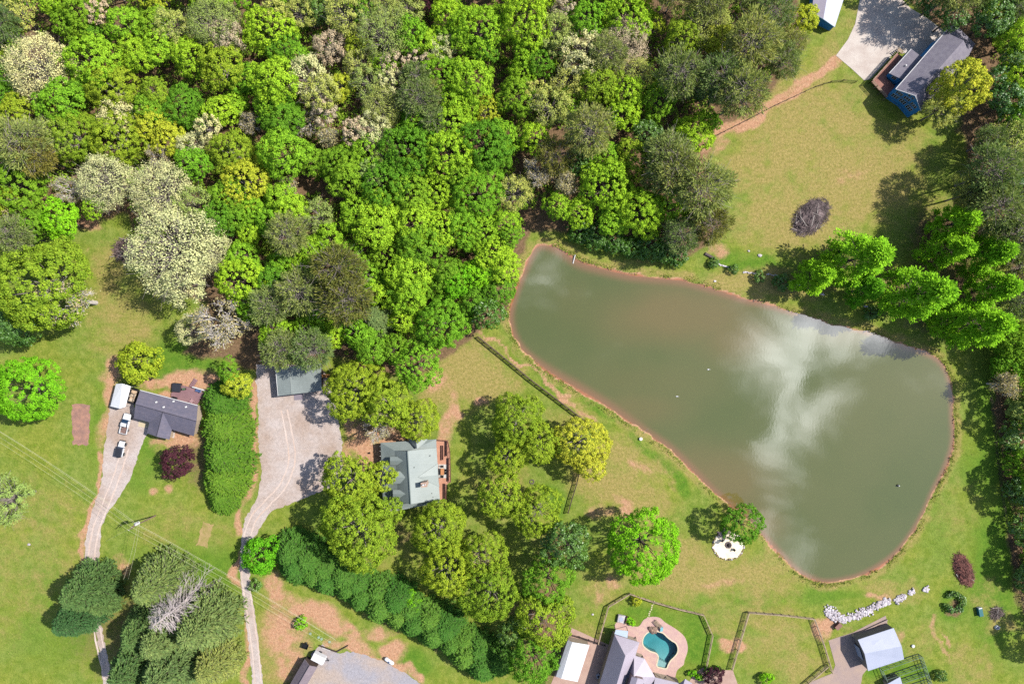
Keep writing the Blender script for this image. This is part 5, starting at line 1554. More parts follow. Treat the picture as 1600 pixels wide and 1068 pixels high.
def small_stuff():
    q = P(1529, 954); t = empty('teal_bin', (q.x, q.y, 0), 'teal rectangular box with white end on the lower right lawn', 'box')
    m = MB(); m.box((q.x, q.y, .5), (1.1, 2.2, 1.0), .2, ch=.05); m.build('body', mat('teal_plastic', (16, 96, 100), .5, .08, k=2.0), t)
    m = MB(); m.box((q.x - .2, q.y + 1.1, .6), (.95, .3, .9), .2, ch=.05); m.build('end_panel', M_white, t)
    q = P(1557, 979); t = empty('garden_toy', (q.x, q.y, 0), 'white and blue round garden toy near the grey twig heap', 'toy')
    m = MB(); m.tube((q.x, q.y, 0), (q.x, q.y, .5), .6, .5, 12); m.build('tub', M_white, t)
    m = MB(); m.box((q.x - .1, q.y, .6), (.5, .4, .22), .6); m.build('seat', mat('navy_plastic', (50, 56, 110), .5), t)
    m = MB(); m.tube((q.x + .35, q.y + .3, .4), (q.x + .35, q.y + .3, .9), .12, n=8); m.build('handle', M_white, t)
    q = P(1426, 1008); m = MB(); m.tube((q.x, q.y, 0), (q.x, q.y, .35), .38, .42, 14); m.tube((q.x, q.y, .35), (q.x, q.y, .4), .3, n=12); o = m.build('water_bowl', M_white); tag(o, 'round white bucket on the grass right of the white barn', 'bucket')
    q = P(1001, 685); m = MB(); m.tube((q.x, q.y, 0), (q.x, q.y, .5), .38, .44, 14); m.tube((q.x - .05, q.y - .05, .5), (q.x - .05, q.y - .05, .54), .24, n=10); o = m.build('bait_bucket', M_white); tag(o, 'white bucket standing on the grassy pond bank', 'bucket')
    q = P(1006, 676); m = MB(); m.tube((q.x, q.y, .0), (q.x + .8, q.y + 1.3, 1.4), .04, .02, 5); m.tube((q.x, q.y, 0), (q.x, q.y, .5), .04, n=5); o = m.build('fishing_rod', M_trim); tag(o, 'thin pale fishing rod propped at the pond edge', 'fishing rod')
    q = P(897, 404); m = MB(); m.tube((q.x - .3, q.y - 1.3, -.1), (q.x + .25, q.y + 1.0, .35), .13, n=8); o = m.build('overflow_pipe', M_trim); tag(o, 'white pipe sloping into the pond at its upper edge', 'pipe')
    q = P(1403, 758); t = empty('pond_buoy', (q.x, q.y, -.1), 'small dark and white float on the lower right pond', 'buoy')
    m = MB(); m.tube((q.x, q.y, -.15), (q.x, q.y, .2), .34, .3, 12); m.build('float', mat('green_black', (44, 52, 46), .5), t)
    m = MB(); m.tube((q.x + .1, q.y, .2), (q.x + .1, q.y, .55), .16, .12, 10); m.build('cap', M_trim, t)
    for (x, y, lab) in ((1107, 577, 'white duck on the middle of the pond'), (1058, 619, 'pale duck on the pond left of the cloud reflection')):
        q = P(x, y); t = empty('duck', (q.x, q.y, -.11), lab, 'duck', 'ducks on the pond')
        m = MB(); secs = []
        for xx, rr, zz in ((-.34, .03, .12), (-.22, .12, .05), (0, .19, .04), (.18, .15, .05), (.3, .05, .08)):
            secs.append([(q.x + xx, q.y + rr * math.cos(a), zz - .11 + rr * .8 * math.sin(a)) for a in np.arange(0, 6.28, .7)])
        loft(m, secs); m.tube((q.x + .22, q.y, .0), (q.x + .3, q.y, .22), .06, .05, 7); m.tube((q.x + .27, q.y, .22), (q.x + .45, q.y, .2), .08, .02, 7); m.build('body', M_trim, t)
    for i, (x, y, s_, lab) in enumerate(((1117, 439, .3, 'pale rock on the dry grass above the pond, below the small shrubs'), (1187, 399, .5, 'pair of white rocks in the green strip above the pond shrubs'), (1170, 392, .3, 'small white rock left of the pair in the green strip'), (46, 850, .4, 'single pale rock alone on the left lawn'), (926, 959, .3, 'small white stone on the grass left of the pool fence'))):
        q = P(x, y); o = link('field_rock', STONES[i % 5], None, (q.x, q.y, .1)); o.scale = (s_ * 1.3, s_, s_ * .8); tag(o, lab, 'rock')
    # low stone edging of the planted strip above the pond
    ed = empty('stone_edging', P(1150, 425), 'broken line of pale edging stones above the upper pond bank', 'edging stones')
    for (x0, y0, x1, y1, n) in ((1123, 413, 1140, 418, 9), (1162, 425, 1182, 427, 9), (1198, 428, 1216, 431, 8), (1270, 455, 1286, 460, 8), (1350, 478, 1366, 482, 7), (1236, 440, 1262, 452, 9)):
        for i in range(n):
            t = i / (n - 1); q = P(lerp(x0, x1, t), lerp(y0, y1, t)); stone_at(ed, (q.x, q.y + random.uniform(-.1, .1), .1), random.uniform(.2, .34))
    tb = MB(); a, b = P(1101, 396), P(1116, 404); c = a.lerp(b, .5); tb.box((c.x, c.y, .25), ((b - a).length, .7, .5), math.atan2(b.y - a.y, b.x - a.x), ch=.15); o = tb.build('fallen_log', mat('grey_log', (120, 104, 104), .9, .2, 4)); tag(o, 'grey fallen log at the left end of the green strip', 'log')
    q = P(1443, 360); t = empty('wildlife_feeder', (q.x, q.y, 0), 'small dark and white feeder at the edge of the dry meadow', 'feeder')
    for s in ((-.4, -.4), (.4, -.4), (0, .5)):
        m = MB(); m.tube((q.x + s[0], q.y + s[1], 0), (q.x, q.y, 1.5), .04, n=5); m.build('leg', M_black, t)
    m = MB(); m.tube((q.x, q.y, 1.2), (q.x, q.y, 2.0), .35, n=12); m.build('hopper', M_softtop, t); m = MB(); m.tube((q.x, q.y, 2.0), (q.x, q.y, 2.12), .4, .2, 12); m.build('lid', M_white, t)
    q = P(578, 707); m = MB(); m.box((q.x, q.y, .3), (.2, .45, .6), .2); m.tube((q.x, q.y, .6), (q.x, q.y, .75), .07, n=7); o = m.build('yard_hydrant', M_black); tag(o, 'small black hydrant on the clay left of the farmhouse', 'hydrant')
    q = P(831, 752); t = empty('fire_ring', (q.x, q.y, 0), 'small ring of stones on a bare patch below the olive oaks', 'fire ring')
    for i in range(10):
        a = i * .628; stone_at(t, (q.x + .55 * math.cos(a), q.y + .55 * math.sin(a), .1), .2, mat('grey_fieldstone', (0, 0, 0)))


small_stuff()


# ------------------------------------------------------------------ trees
BARK = mat('bark', (128, 112, 100), .95, .2, 5, k=2.6)
BARK_PALE = mat('pale_bark', (204, 196, 190), .95, .15, 5, k=2.0)
BARK_SILVER = mat('silver_bark', (196, 184, 182), .95, .15, 5, k=2.1)
BARK_GREY = mat('grey_bark', (158, 146, 140), .95, .2, 5, k=2.2)

KIND = {  # sunlit colour in the photo, bark, family
    'L': ((140, 184, 52), BARK, 'round'), 'G': ((114, 158, 48), BARK, 'round'), 'D': ((90, 130, 50), BARK, 'round'),
    'O': ((139, 164, 50), BARK_GREY, 'round'), 'Y': ((172, 184, 58), BARK_GREY, 'round'), 'P': ((166, 180, 98), BARK_GREY, 'airy'),
    'C': ((214, 210, 152), BARK_GREY, 'airy'), 'K': ((200, 180, 152), BARK_GREY, 'airy'), 'B': ((176, 166, 120), BARK_PALE, 'bare'),
    'N': ((136, 152, 88), BARK_GREY, 'pine'), 'R': ((126, 128, 66), BARK_GREY, 'pine'), 'E': ((92, 136, 58), BARK, 'cone'), 'A': ((100, 140, 50), BARK, 'cone'),
    'V': ((118, 142, 88), BARK, 'cone'), 'W': ((136, 194, 48), BARK, 'willow'), 'M': ((74, 120, 32), BARK, 'round'), 'U': ((78, 48, 60), BARK, 'round'),
    'Q': ((188, 190, 64), BARK_GREY, 'round'), 'F': ((92, 124, 74), BARK, 'cone'),
    'X': ((170, 158, 150), BARK_SILVER, 'deadcone'), 'S': ((132, 158, 48), BARK, 'cone'), 'T': ((116, 180, 40), BARK, 'round'),
}
LEAF = {k: leafmat('leaf_' + n, KIND[k][0], trans=.30, gloss=.03 if k in 'MD' else 0, spread=.45 if k in 'CKP' else 1.0, vary=.3 if k in 'CKBYQ' else .6 if k == 'O' else 1.0) for k, n in
        dict(L='lime', G='green', D='dark', O='olive', Y='golden', P='pale', C='cream', K='tan', B='bud', N='pine', R='russet', E='cypress', A='arborvitae', V='white_pine', W='willow', Q='gold', F='blue_pine', M='magnolia', U='purple', X='dead', S='soft_olive', T='fresh').items()}


def leaf_mesh(name, C, Nn, hs, aspect, rng):
    """leaves: four-cornered blades at C facing Nn"""
    n = len(C)
    Nn = Nn / (np.linalg.norm(Nn, axis=1, keepdims=True) + 1e-9)
    t = rng.normal(size=(n, 3)); t -= (t * Nn).sum(1, keepdims=True) * Nn; t /= (np.linalg.norm(t, axis=1, keepdims=True) + 1e-9)
    return blade_mesh(name, C, t, np.cross(Nn, t), hs, hs * aspect)


def blade_mesh(name, C, t, b, hl, hw):
    n = len(C)
    hl = np.asarray(hl).reshape(-1, 1) * np.ones((n, 1)); hw = np.asarray(hw).reshape(-1, 1) * np.ones((n, 1))
    v = np.stack([C - t * hl, C + b * hw - t * hl * .1, C + t * hl, C - b * hw - t * hl * .1], 1).reshape(-1, 3).astype(np.float32)
    me = bpy.data.meshes.new(name)
    me.vertices.add(4 * n); me.vertices.foreach_set('co', v.ravel())
    me.loops.add(4 * n); me.loops.foreach_set('vertex_index', np.arange(4 * n, dtype=np.int32))
    me.polygons.add(n); me.polygons.foreach_set('loop_start', np.arange(0, 4 * n, 4, dtype=np.int32))
    me.update()
    me.materials.append(LEAF['L'])
    return me


def lobed_dirs(rng, n, zmin=-.35):
    d = rng.normal(size=(n * 3, 3)); d /= np.linalg.norm(d, axis=1, keepdims=True)
    return d[d[:, 2] > zmin][:n]


def relax_dirs(rng, n, zmin=-.3):
    """evenly spread but irregular directions over the upper part of a sphere"""
    out = []
    for _ in range(n):
        c = lobed_dirs(rng, 10, zmin)
        if not out: out.append(c[0]); continue
        A = np.array(out); out.append(c[np.argmax([np.min(np.linalg.norm(A - q, axis=1)) * rng.uniform(.8, 1) for q in c])])
    return np.array(out)


def limbs_mesh(name, R, ztop, zc, b, ends, rng, r0):
    m = MB()
    fork = Vector((0, 0, max(.8, zc - b * .75)))
    m.tube((0, 0, 0), fork, r0, r0 * .75, 8)
    m.tube(fork, (0, 0, zc + b * .3), r0 * .7, r0 * .25, 6)
    for e in ends:
        e = Vector(e); mid = fork.lerp(e, .5) + Vector((0, 0, -.06 * R)); st = Vector((0, 0, lerp(fork.z, zc, rng.uniform(0, .6))))
        m.tube(st, mid, r0 * .36, r0 * .2, 5, False); m.tube(mid, e, r0 * .2, .03, 4, False)
    me = bpy.data.meshes.new(name); me.from_pydata(m.v, [], m.f); me.materials.append(BARK); me.update()
    return me


def make_round(R, rng, hgt, flat=.82, cl=.17, leaf=.23, density=48, aspect=.75, ragged=.22):
    """broad crown built of several uneven domes, each covered with leafy tufts"""
    b = R * flat; zc = hgt - b
    m = int(rng.integers(5, 8)) if R > 3.5 else int(rng.integers(3, 6)) if R > 2 else 2
    subs = [(np.array([0, 0, .10 * b]), R * rng.choice([.56, .63, .70]))]
    a0 = rng.uniform(0, 6.28)
    for i in range(m):
        a = a0 + 2 * math.pi * i / m + rng.normal(0, .28); rho = rng.uniform(.38, .60) * R; r = rng.uniform(.36, .54) * R
        rho = min(rho, R * 1.06 - r)
        subs.append((np.array([rho * math.cos(a), rho * math.sin(a), rng.uniform(-.38, .16) * b]), r))
    rc = max(.6, min(R * cl, .52 + .043 * R)) * rng.uniform(.92, 1.05) if R > 2 else R * cl * 1.3
    ctr = []; dirs = []
    for i, (c, r) in enumerate(subs):
        n = max(8, int(2.6 * (r / rc) ** 2))
        d = relax_dirs(rng, min(n, 130), -.45)
        p = c + d * r * rng.uniform(.80, 1.06, (len(d), 1)) * np.array([1, 1, .86])
        ok = np.ones(len(d), bool)
        for j, (c2, r2) in enumerate(subs):
            if j != i: ok &= np.linalg.norm((p - c2) / np.array([1, 1, .86]), axis=1) > r2 * .80
        ctr.append(p[ok]); dirs.append(d[ok])
    ctr = np.concatenate(ctr); dirs = np.concatenate(dirs)
    C = []; Nn = []
    for c, d in zip(ctr, dirs):
        r = rc * rng.uniform(.62, 1.3); k = max(12, int(density * rng.uniform(.8, 1.2) * (r / .78 * .21 / leaf) ** 2)) if R > 2 else 34
        q = rng.normal(size=(k, 3)); q /= np.linalg.norm(q, axis=1, keepdims=True); q += d * .55 + np.array([0, 0, .25]); q /= np.linalg.norm(q, axis=1, keepdims=True)
        C.append(c + q * r * rng.uniform(.55, 1.08, (k, 1)) * np.array([1, 1, .8])); Nn.append(q * .75 + d * .3 + np.array([0, 0, .15]) + rng.normal(0, .42, (k, 3)))
    C = np.concatenate(C) + np.array([0, 0, zc]); Nn = np.concatenate(Nn)
    C[:, 2] = np.maximum(C[:, 2], .15)
    crown = leaf_mesh('crown', C, Nn, rng.uniform(leaf * .6, leaf * 1.3, (len(C), 1)), aspect, rng)
    ends = (ctr * .85 + np.array([0, 0, zc]))[rng.permutation(len(ctr))[:16]]
    return crown, limbs_mesh('trunk', R, hgt, zc, b, ends, rng, .05 * R + .06), zc


def grow(m, p, d, ln, r, depth, rng, rmin, ends):
    """forking branches"""
    bend = Vector(rng.normal(0, .16, 3)); q = p + (d + bend * .5).normalized() * ln
    m.tube(p, q, max(r, rmin), max(r * .7, rmin), 5 if r > .08 else 3, False)
    if depth == 0: ends.append(q); return
    k = 3 if depth > 1 else 3
    for i in range(k + (rng.random() < .4)):
        nd = (d + Vector(rng.normal(0, .55, 3)) + Vector((0, 0, .10))).normalized()
        grow(m, p.lerp(q, rng.uniform(.55, 1)), nd, ln * rng.uniform(.62, .85), r * .62, depth - 1, rng, rmin, ends)


def make_bare(R, rng, hgt, buds=2, bsize=.16, depth=4):
    m = MB(); ends = []
    fk = Vector((0, 0, hgt * .35)); m.tube((0, 0, 0), fk, .07 * R, .055 * R, 8)
    for i in range(7):
        a = 2 * math.pi * i / 7 + rng.uniform(-.3, .3); d = Vector((math.cos(a), math.sin(a), rng.uniform(.3, 1.1))).normalized()
        grow(m, fk + Vector((0, 0, rng.uniform(-.5, 1))), d, R * rng.uniform(.32, .42), .034 * R, depth, rng, .026, ends)
    me = bpy.data.meshes.new('trunk'); me.from_pydata(m.v, [], m.f); me.materials.append(BARK_PALE); me.update()
    E = np.array([tuple(e) for e in ends])
    C = np.repeat(E, buds, 0) + rng.normal(0, .30, (len(E) * buds, 3))
    C[:, 2] = np.maximum(C[:, 2], .2)
    crown = leaf_mesh('crown', C, rng.normal(size=C.shape) + np.array([0, 0, .7]), rng.uniform(bsize * .6, bsize * 1.3, (len(C), 1)), .6, rng)
    return crown, me, hgt * .72


def make_airy(R, rng, hgt):
    b = R * .75; zc = hgt - b
    n = int(30 * (R / 4.0) ** 1.6); dirs = relax_dirs(rng, n, -.35)
    lob = relax_dirs(rng, 6, -.2); w = np.exp(5 * (dirs @ lob.T - 1)).max(1)
    ctr = dirs * (.68 + .34 * w + rng.normal(0, .05, len(dirs)))[:, None] * np.array([R, R, b]) * .92
    C = []; Nn = []
    m = MB(); fork = Vector((0, 0, max(1, zc - b * .7))); r0 = .045 * R + .05
    m.tube((0, 0, 0), fork, r0, r0 * .8, 8)
    z = np.array([0, 0, zc])
    for c, d in zip(ctr, dirs):
        k = int(105 * rng.uniform(.6, 1.3)); r = R * .20 * rng.uniform(.7, 1.3)
        q = rng.normal(size=(k, 3)); q /= np.linalg.norm(q, axis=1, keepdims=True); q += d * .4; q /= np.linalg.norm(q, axis=1, keepdims=True)
        C.append(c + z + q * r * rng.uniform(.3, 1.1, (k, 1))); Nn.append(q + np.array([0, 0, .4]) + rng.normal(0, .6, (k, 3)))
        e = Vector(c + z); mid = fork.lerp(e, .55) + Vector(rng.normal(0, .05 * R, 3))
        m.tube(fork.lerp(mid, rng.uniform(0, .3)), mid, r0 * .35, r0 * .2, 4, False); m.tube(mid, e, r0 * .2, .03, 3, False)
        for _ in range(4):
            f = e + Vector(rng.normal(0, r * .8, 3)) + Vector(d * r * .5); m.tube(mid.lerp(e, rng.uniform(.5, 1)), f, .026, .016, 3, False)
    C = np.concatenate(C); C[:, 2] = np.maximum(C[:, 2], .2)
    crown = leaf_mesh('crown', C, np.concatenate(Nn), rng.uniform(.09, .2, (len(C), 1)), .8, rng)
    me = bpy.data.meshes.new('trunk'); me.from_pydata(m.v, [], m.f); me.materials.append(BARK_PALE); me.update()
    return crown, me, zc


def make_pine(R, rng, hgt):
    b = R * .95; zc = hgt - b
    n = int(60 * (R / 4.5) ** 1.5); dirs = relax_dirs(rng, n, -.5)
    ctr = dirs * rng.uniform(.62, 1.0, (len(dirs), 1)) * np.array([R, R, b]) * .95
    C = []; T = []
    m = MB(); r0 = .04 * R + .06
    m.tube((0, 0, 0), (0, 0, hgt - .4 * b), r0, r0 * .3, 8)
    for c, d in zip(ctr, dirs):
        k = int(80 * rng.uniform(.6, 1.3)); r = R * .2 * rng.uniform(.7, 1.3)
        q = rng.normal(size=(k, 3)); q /= np.linalg.norm(q, axis=1, keepdims=True)
        C.append(c + np.array([0, 0, zc]) + q * r * rng.uniform(.2, 1.1, (k, 1))); tt = q + d * .9 + rng.normal(0, .35, (k, 3)); T.append(tt)
        e = Vector(c) + Vector((0, 0, zc)); st = Vector((0, 0, max(1, e.z - .25 * R)))
        m.tube(st, e, .06, .03, 4, False)
        for _ in range(3): m.tube(st.lerp(e, rng.uniform(.4, .9)), e + Vector(rng.normal(0, r * .9, 3)), .03, .02, 3, False)
    C = np.concatenate(C); T = np.concatenate(T); T /= np.linalg.norm(T, axis=1, keepdims=True)
    C[:, 2] = np.maximum(C[:, 2], .3)
    bb = np.cross(T, rng.normal(size=T.shape)); bb /= np.linalg.norm(bb, axis=1, keepdims=True) + 1e-9
    crown = blade_mesh('crown', C, T, bb, rng.uniform(.22, .42, len(C)), rng.uniform(.05, .1, len(C)))
    me = bpy.data.meshes.new('trunk'); me.from_pydata(m.v, [], m.f); me.materials.append(BARK_GREY); me.update()
    return crown, me, zc


def make_cone(R, rng, hgt, power=.62, nb=230, sprays=15, ln=.5, droop=.12, dead=False, wd=.34):
    C = []; T = []; B = []
    m = MB(); m.tube((0, 0, 0), (0, 0, hgt * .97), .035 * R + .1, .03, 8)
    for i in range(nb):
        t = (i + rng.random()) / nb; z = .4 + (hgt - .5) * t; L_ = R * (1 - t) ** power * rng.uniform(.8, 1.08) + .15
        a = i * 2.39996 + rng.uniform(-.25, .25); d = np.array([math.cos(a), math.sin(a), 0])
        rise = .25 if not dead else .1
        m.tube((0, 0, z), Vector(d * L_ * .95) + Vector((0, 0, z + L_ * (rise - droop))), .05 if dead else .04, .018, 3, False)
        k = max(4, int(sprays * (L_ / R) + 4))
        if dead:
            for j in range(7):
                s = rng.uniform(.35, 1); a2 = a + rng.choice([-1, 1]) * rng.uniform(.3, .7); p = Vector(d * L_ * s) + Vector((0, 0, z + L_ * s * (rise - droop)))
                m.tube(p, p + Vector((math.cos(a2), math.sin(a2), rng.uniform(-.1, .2))) * L_ * .3, .028, .015, 3, False)
            k = 1
        s = np.sqrt(rng.uniform(.08, 1, k)); sd = rng.uniform(-1, 1, k)
        a2 = a + sd * .75
        off = sd * .30 * (1 - s * .45) * L_ * .75
        pos = d[None] * (L_ * s)[:, None] + np.array([-d[1], d[0], 0])[None] * off[:, None]
        pos[:, 2] = z + L_ * s * rise - droop * L_ * s * s * 1.6 + rng.normal(0, .12, k)
        tt = np.stack([np.cos(a2), np.sin(a2), rng.uniform(-.15, .45, k)], 1); tt /= np.linalg.norm(tt, axis=1, keepdims=True)
        up = np.array([0, 0, 1.0]) + rng.normal(0, .45, (k, 3)); bb = np.cross(up, tt); bb /= np.linalg.norm(bb, axis=1, keepdims=True) + 1e-9
        C.append(pos); T.append(tt); B.append(bb)
    C = np.concatenate(C); C[:, 2] = np.clip(C[:, 2], .25, None)
    sz = ln * rng.uniform(.6, 1.2, len(C))
    crown = blade_mesh('crown', C, np.concatenate(T), np.concatenate(B), sz, sz * wd)
    me = bpy.data.meshes.new('trunk'); me.from_pydata(m.v, [], m.f); me.materials.append(BARK if not dead else BARK_PALE); me.update()
    return crown, me, hgt * .42


def make_willow(R, rng, hgt):
    """tall flame-shaped crown of feathery sprays"""
    C = []; T = []; B = []
    m = MB(); m.tube((0, 0, 0), (0, 0, hgt * .9), .05 * R + .05, .04, 8)
    n = 190
    ph = rng.uniform(0, 6.28, 5); am = rng.uniform(.05, .16, 5)
    for i in range(n):
        t = rng.random() ** .8; z = 2.2 + (hgt - 2.6) * t
        a = i * 2.39996 + rng.uniform(-.5, .5)
        prof = (math.sin(math.pi * min(1, (t * .86 + .14)) ** .8) ** .7) * (1 - .35 * t)
        L_ = R * max(.12, prof) * (1 + sum(am[k] * math.sin((k + 1) * a + ph[k] + 3 * t) for k in range(5))) * rng.uniform(.85, 1.1)
        d = np.array([math.cos(a), math.sin(a), 0]); c = d * L_ * rng.choice([.9, .62], p=[.72, .28]) + np.array([0, 0, z])
        k = int(62 * rng.uniform(.7, 1.3)); r = R * .2 * rng.uniform(.75, 1.25)
        q = rng.normal(size=(k, 3)); q /= np.linalg.norm(q, axis=1, keepdims=True); q += d * .4 + np.array([0, 0, .2])
        C.append(c + q * r * rng.uniform(.3, 1.0, (k, 1)))
        tt = q + d * .6 + rng.normal(0, .4, (k, 3)) + np.array([0, 0, -.1]); tt /= np.linalg.norm(tt, axis=1, keepdims=True)
        nn = q + np.array([0, 0, .5]) + rng.normal(0, .3, (k, 3)); bb = np.cross(nn, tt); bb /= np.linalg.norm(bb, axis=1, keepdims=True) + 1e-9
        T.append(tt); B.append(bb)
        m.tube((0, 0, max(1, z - .8)), Vector(c), .06, .025, 4, False)
    C = np.concatenate(C); C[:, 2] = np.maximum(C[:, 2], .3)
    sz = rng.uniform(.2, .38, len(C))
    crown = blade_mesh('crown', C, np.concatenate(T), np.concatenate(B), sz, sz * .5)
    me = bpy.data.meshes.new('trunk'); me.from_pydata(m.v, [], m.f); me.materials.append(BARK); me.update()
    return crown, me, hgt * .5


PROTO = {}


def hgt_for(fam, R):
    return {'round': min(17.5, 1.25 * R + 6.0), 'airy': min(17, 1.2 * R + 6.5), 'bare': min(16, 1.2 * R + 6), 'pine': min(19, 1.6 * R + 8), 'cone': 2.3 * R, 'willow': 20.0 * R / 5.5, 'deadcone': 2.4 * R, 'low': 1.5 * R}[fam]


def proto(fam, R):
    sizes = {'round': (1.2, 3.0, 4.6, 6.6, 9.5), 'low': (.9, 2.2, 4.0), 'airy': (3.2, 5.0, 8.5), 'bare': (3.2, 5.5), 'pine': (3.2, 5.2), 'cone': (2.2, 4.6, 6.4), 'willow': (5.5,), 'deadcone': (5.5,)}[fam]
    i = int(np.argmin([abs(math.log(R / s)) for s in sizes])); R0 = sizes[i]
    var = random.randrange(2 if (fam in ('willow', 'deadcone')) else 3 if R0 > 2 else 2)
    key = (fam, i, var)
    if key not in PROTO:
        rng = np.random.default_rng(abs(hash((ord(fam[0]), i, var, 5))) % 2 ** 31)
        h = hgt_for(fam, R0)
        if fam == 'round': PROTO[key] = make_round(R0, rng, h if R0 > 2 else 2.6, leaf=.185 if R0 > 4 else .165)
        elif fam == 'low': PROTO[key] = make_round(R0, rng, 1.6 * R0, flat=.85, leaf=.17 if R0 > 2 else .12, cl=.24, ragged=.16)
        elif fam == 'airy': PROTO[key] = make_airy(R0, rng, h)
        elif fam == 'bare': PROTO[key] = make_bare(R0, rng, h)
        elif fam == 'pine': PROTO[key] = make_pine(R0, rng, h)
        elif fam == 'cone': PROTO[key] = make_cone(R0, rng, h, power=.55, nb=int(120 + 45 * R0), sprays=int(18 + 4.0 * R0), ln=.25 + .02 * R0)
        elif fam == 'willow': PROTO[key] = make_willow(R0, rng, h)
        elif fam == 'deadcone': PROTO[key] = make_cone(R0, rng, h, power=.7, nb=150, dead=True, ln=.3)
    return PROTO[key], R0


TREES = []     # (px, py, r_px, kind, label or None, family override)


def T(s, label=None, fam=None):
    for e in s.split(';'):
        e = e.strip()
        if not e: continue
        f = e.split(',')
        TREES.append([float(f[0]), float(f[1]), float(f[2]), f[3], label, fam])


# --- trees that stand out on their own
T('1005,850,61,T', 'round bright lime tree standing alone left of the fire pit')
T('1161,820,31,G', 'dense green tree leaning over the white fire pit circle')
T('45,606,60,T', 'big bright green tree cut by the left edge beside the soil bed')
T('62,445,74,O', 'huge yellow-green tree at the left edge with bare limbs showing in its middle')
T('98,468,46,B', 'bleached bare-limbed tree inside the huge yellow-green tree at the left edge')
T('30,505,38,D', 'darker green tree below the huge yellow-green tree at the left edge')
T('216,565,34,S', 'soft olive rounded evergreen above the ranch house', 'low')
T('277,722,27,U', 'purple-leaved tree in front of the slate-roofed ranch house', 'low')
T('370,602,22,Y', 'small golden-green tree at the top of the tall hedge by the ranch house')
T('8,782,36,P', 'pale green tree cut by the left edge on the open lawn')
T('407,866,31,T', 'bright lime round tree at the upper end of the long dark hedge', 'low')
T('398,915,11,D', 'little dark shrub beside the main gravel driveway bend', 'low')
T('470,973,10,T', 'small round lime shrub on the bare red clay', 'low')
T('994,939,8,Y', 'small yellow-green shrub inside the pool fence corner', 'low')
T('1115,1056,17,U', 'dark purple-leaved shrub at the terrace edge by the bottom', 'low')
T('1198,1060,11,T', 'small bright shrub on the paddock grass at the bottom edge', 'low')
T('1472,1056,9,D', 'small dark green shrub right of the kennel run', 'low')
T('640,948,22,T', 'bright lime sapling rising out of the long dark hedge', 'low')
T('286,941,44,X', 'bleached dead conifer leaning among the dark conifers')
T('340,505,46,B', 'bare white-limbed tree above the ranch house roof')
T('298,515,24,C', 'small cream tree left of the bare white-limbed tree')
T('843,268,30,B', 'bare white dead tree at the wood edge above the pond tip')
T('885,285,22,B', 'grey leafless tree right of the white dead tree above the pond tip')
T('590,664,30,B', 'bare grey-brown tree in the clay bed above the farmhouse')
T('275,392,64,C', 'largest cream flowering tree beside the small branch pile')
T('1502,138,44,Q', 'golden yellow tree against the right side of the blue house')
T('1468,172,26,P', 'pale olive tree at the corner of the blue house below the golden one')
T('1256,28,27,Y', 'yellow-green tree left of the blue shed')
T('905,692,46,Q', 'golden yellow tree at the end of the dark pond fence')
T('922,728,26,Q', 'lower golden yellow crown above the short dark fence')
T('182,178,26,C', 'bright white-cream flowering tree in the upper left woods')
T('62,104,48,C', 'broad pale cream tree with bare limbs near the upper left corner')
T('556,67,17,Y', 'small vivid yellow tree between pale trees near the top of the woods')
T('515,72,26,K', 'round pinkish grey leafless tree beside the small vivid yellow one')
T('655,156,28,N', 'dark dull pine alone among the pale crowns of the upper woods')
T('1111,347,32,R', 'russet brown pine at the corner of the wood next to the dry meadow')
T('590,500,27,V', 'pale blue-green conifer among the lime trees above the gravel yard')
T('1000,330,46,L', 'big bright lime tree above the magnolia row at the pond tip')
T('690,505,44,L', 'large round lime tree at the lower corner of the woods by the pond fence')
T('655,570,38,L', 'round lime tree right of the olive oaks and above the farmhouse')
T('745,300,44,L', 'broad bright lime tree in the middle of the woods left of the white dead tree')
T('975,70,36,K', 'broad pinkish brown budding tree near the top of the woods')
# --- yard oaks
T('555,608,47,O', 'olive green oak right of the pale-roofed garage')
T('604,632,44,O', 'middle olive green oak above the farmhouse')
T('653,655,31,O', 'smaller olive green oak touching the upper edge of the farmhouse roof')
T('545,752,42,O', 'olive green oak left of the farmhouse dormers beside the gravel yard')
T('592,745,25,O', 'small olive oak crown over the left edge of the farmhouse roof')
T('560,830,60,O', 'largest bright olive oak below left of the farmhouse')
T('606,798,24,O', 'small olive crown at the lower left corner of the farmhouse roof')
T('686,828,46,O', 'olive oak just below the farmhouse roof')
T('700,890,48,O', 'dull olive oak between the long dark hedge and the farmhouse')
T('755,866,36,O', 'olive oak in the middle of the grove below the farmhouse')
T('766,925,52,O', 'big olive oak at the lower right of the grove above the hedge end')
T('748,880,22,B', 'bare pale-limbed tree in the middle of the olive oak grove')
T('808,655,48,O', 'large olive oak between the farmhouse deck and the golden tree')
T('795,712,34,O', 'olive oak right of the farmhouse deck, upper one')
T('845,690,36,O', 'olive oak touching the golden yellow tree by the pond fence')
T('784,775,42,O', 'olive oak right of the lower end of the farmhouse deck')
T('842,800,38,O', 'olive oak left of the short dark fence')
T('885,852,44,D', 'dark green tree left of the round bright lime tree')
T('855,905,42,G', 'mid green tree above the white-roofed garage drive')
T('848,968,44,O', 'yellow-green tree above the white-roofed garage')
T('833,1028,44,G', 'dense green tree at the bottom edge left of the white garage')
T('800,985,24,D', 'small dark tree between the hedge end and the yellow-green tree')
# --- tall hedge by the ranch house
for i, (x, y, r) in enumerate(((341, 630, 37), (343, 672, 42), (345, 714, 43), (343, 752, 40), (342, 780, 27))):
    T(f'{x},{y},{r},A', ['topmost evergreen of the tall clipped hedge by the ranch house', 'second evergreen from the top of the tall hedge by the ranch house', 'middle evergreen of the tall hedge, beside the purple tree',
                         'fourth evergreen from the top of the tall hedge by the ranch house', 'lowest evergreen of the tall hedge by the ranch house'][i], 'cone')
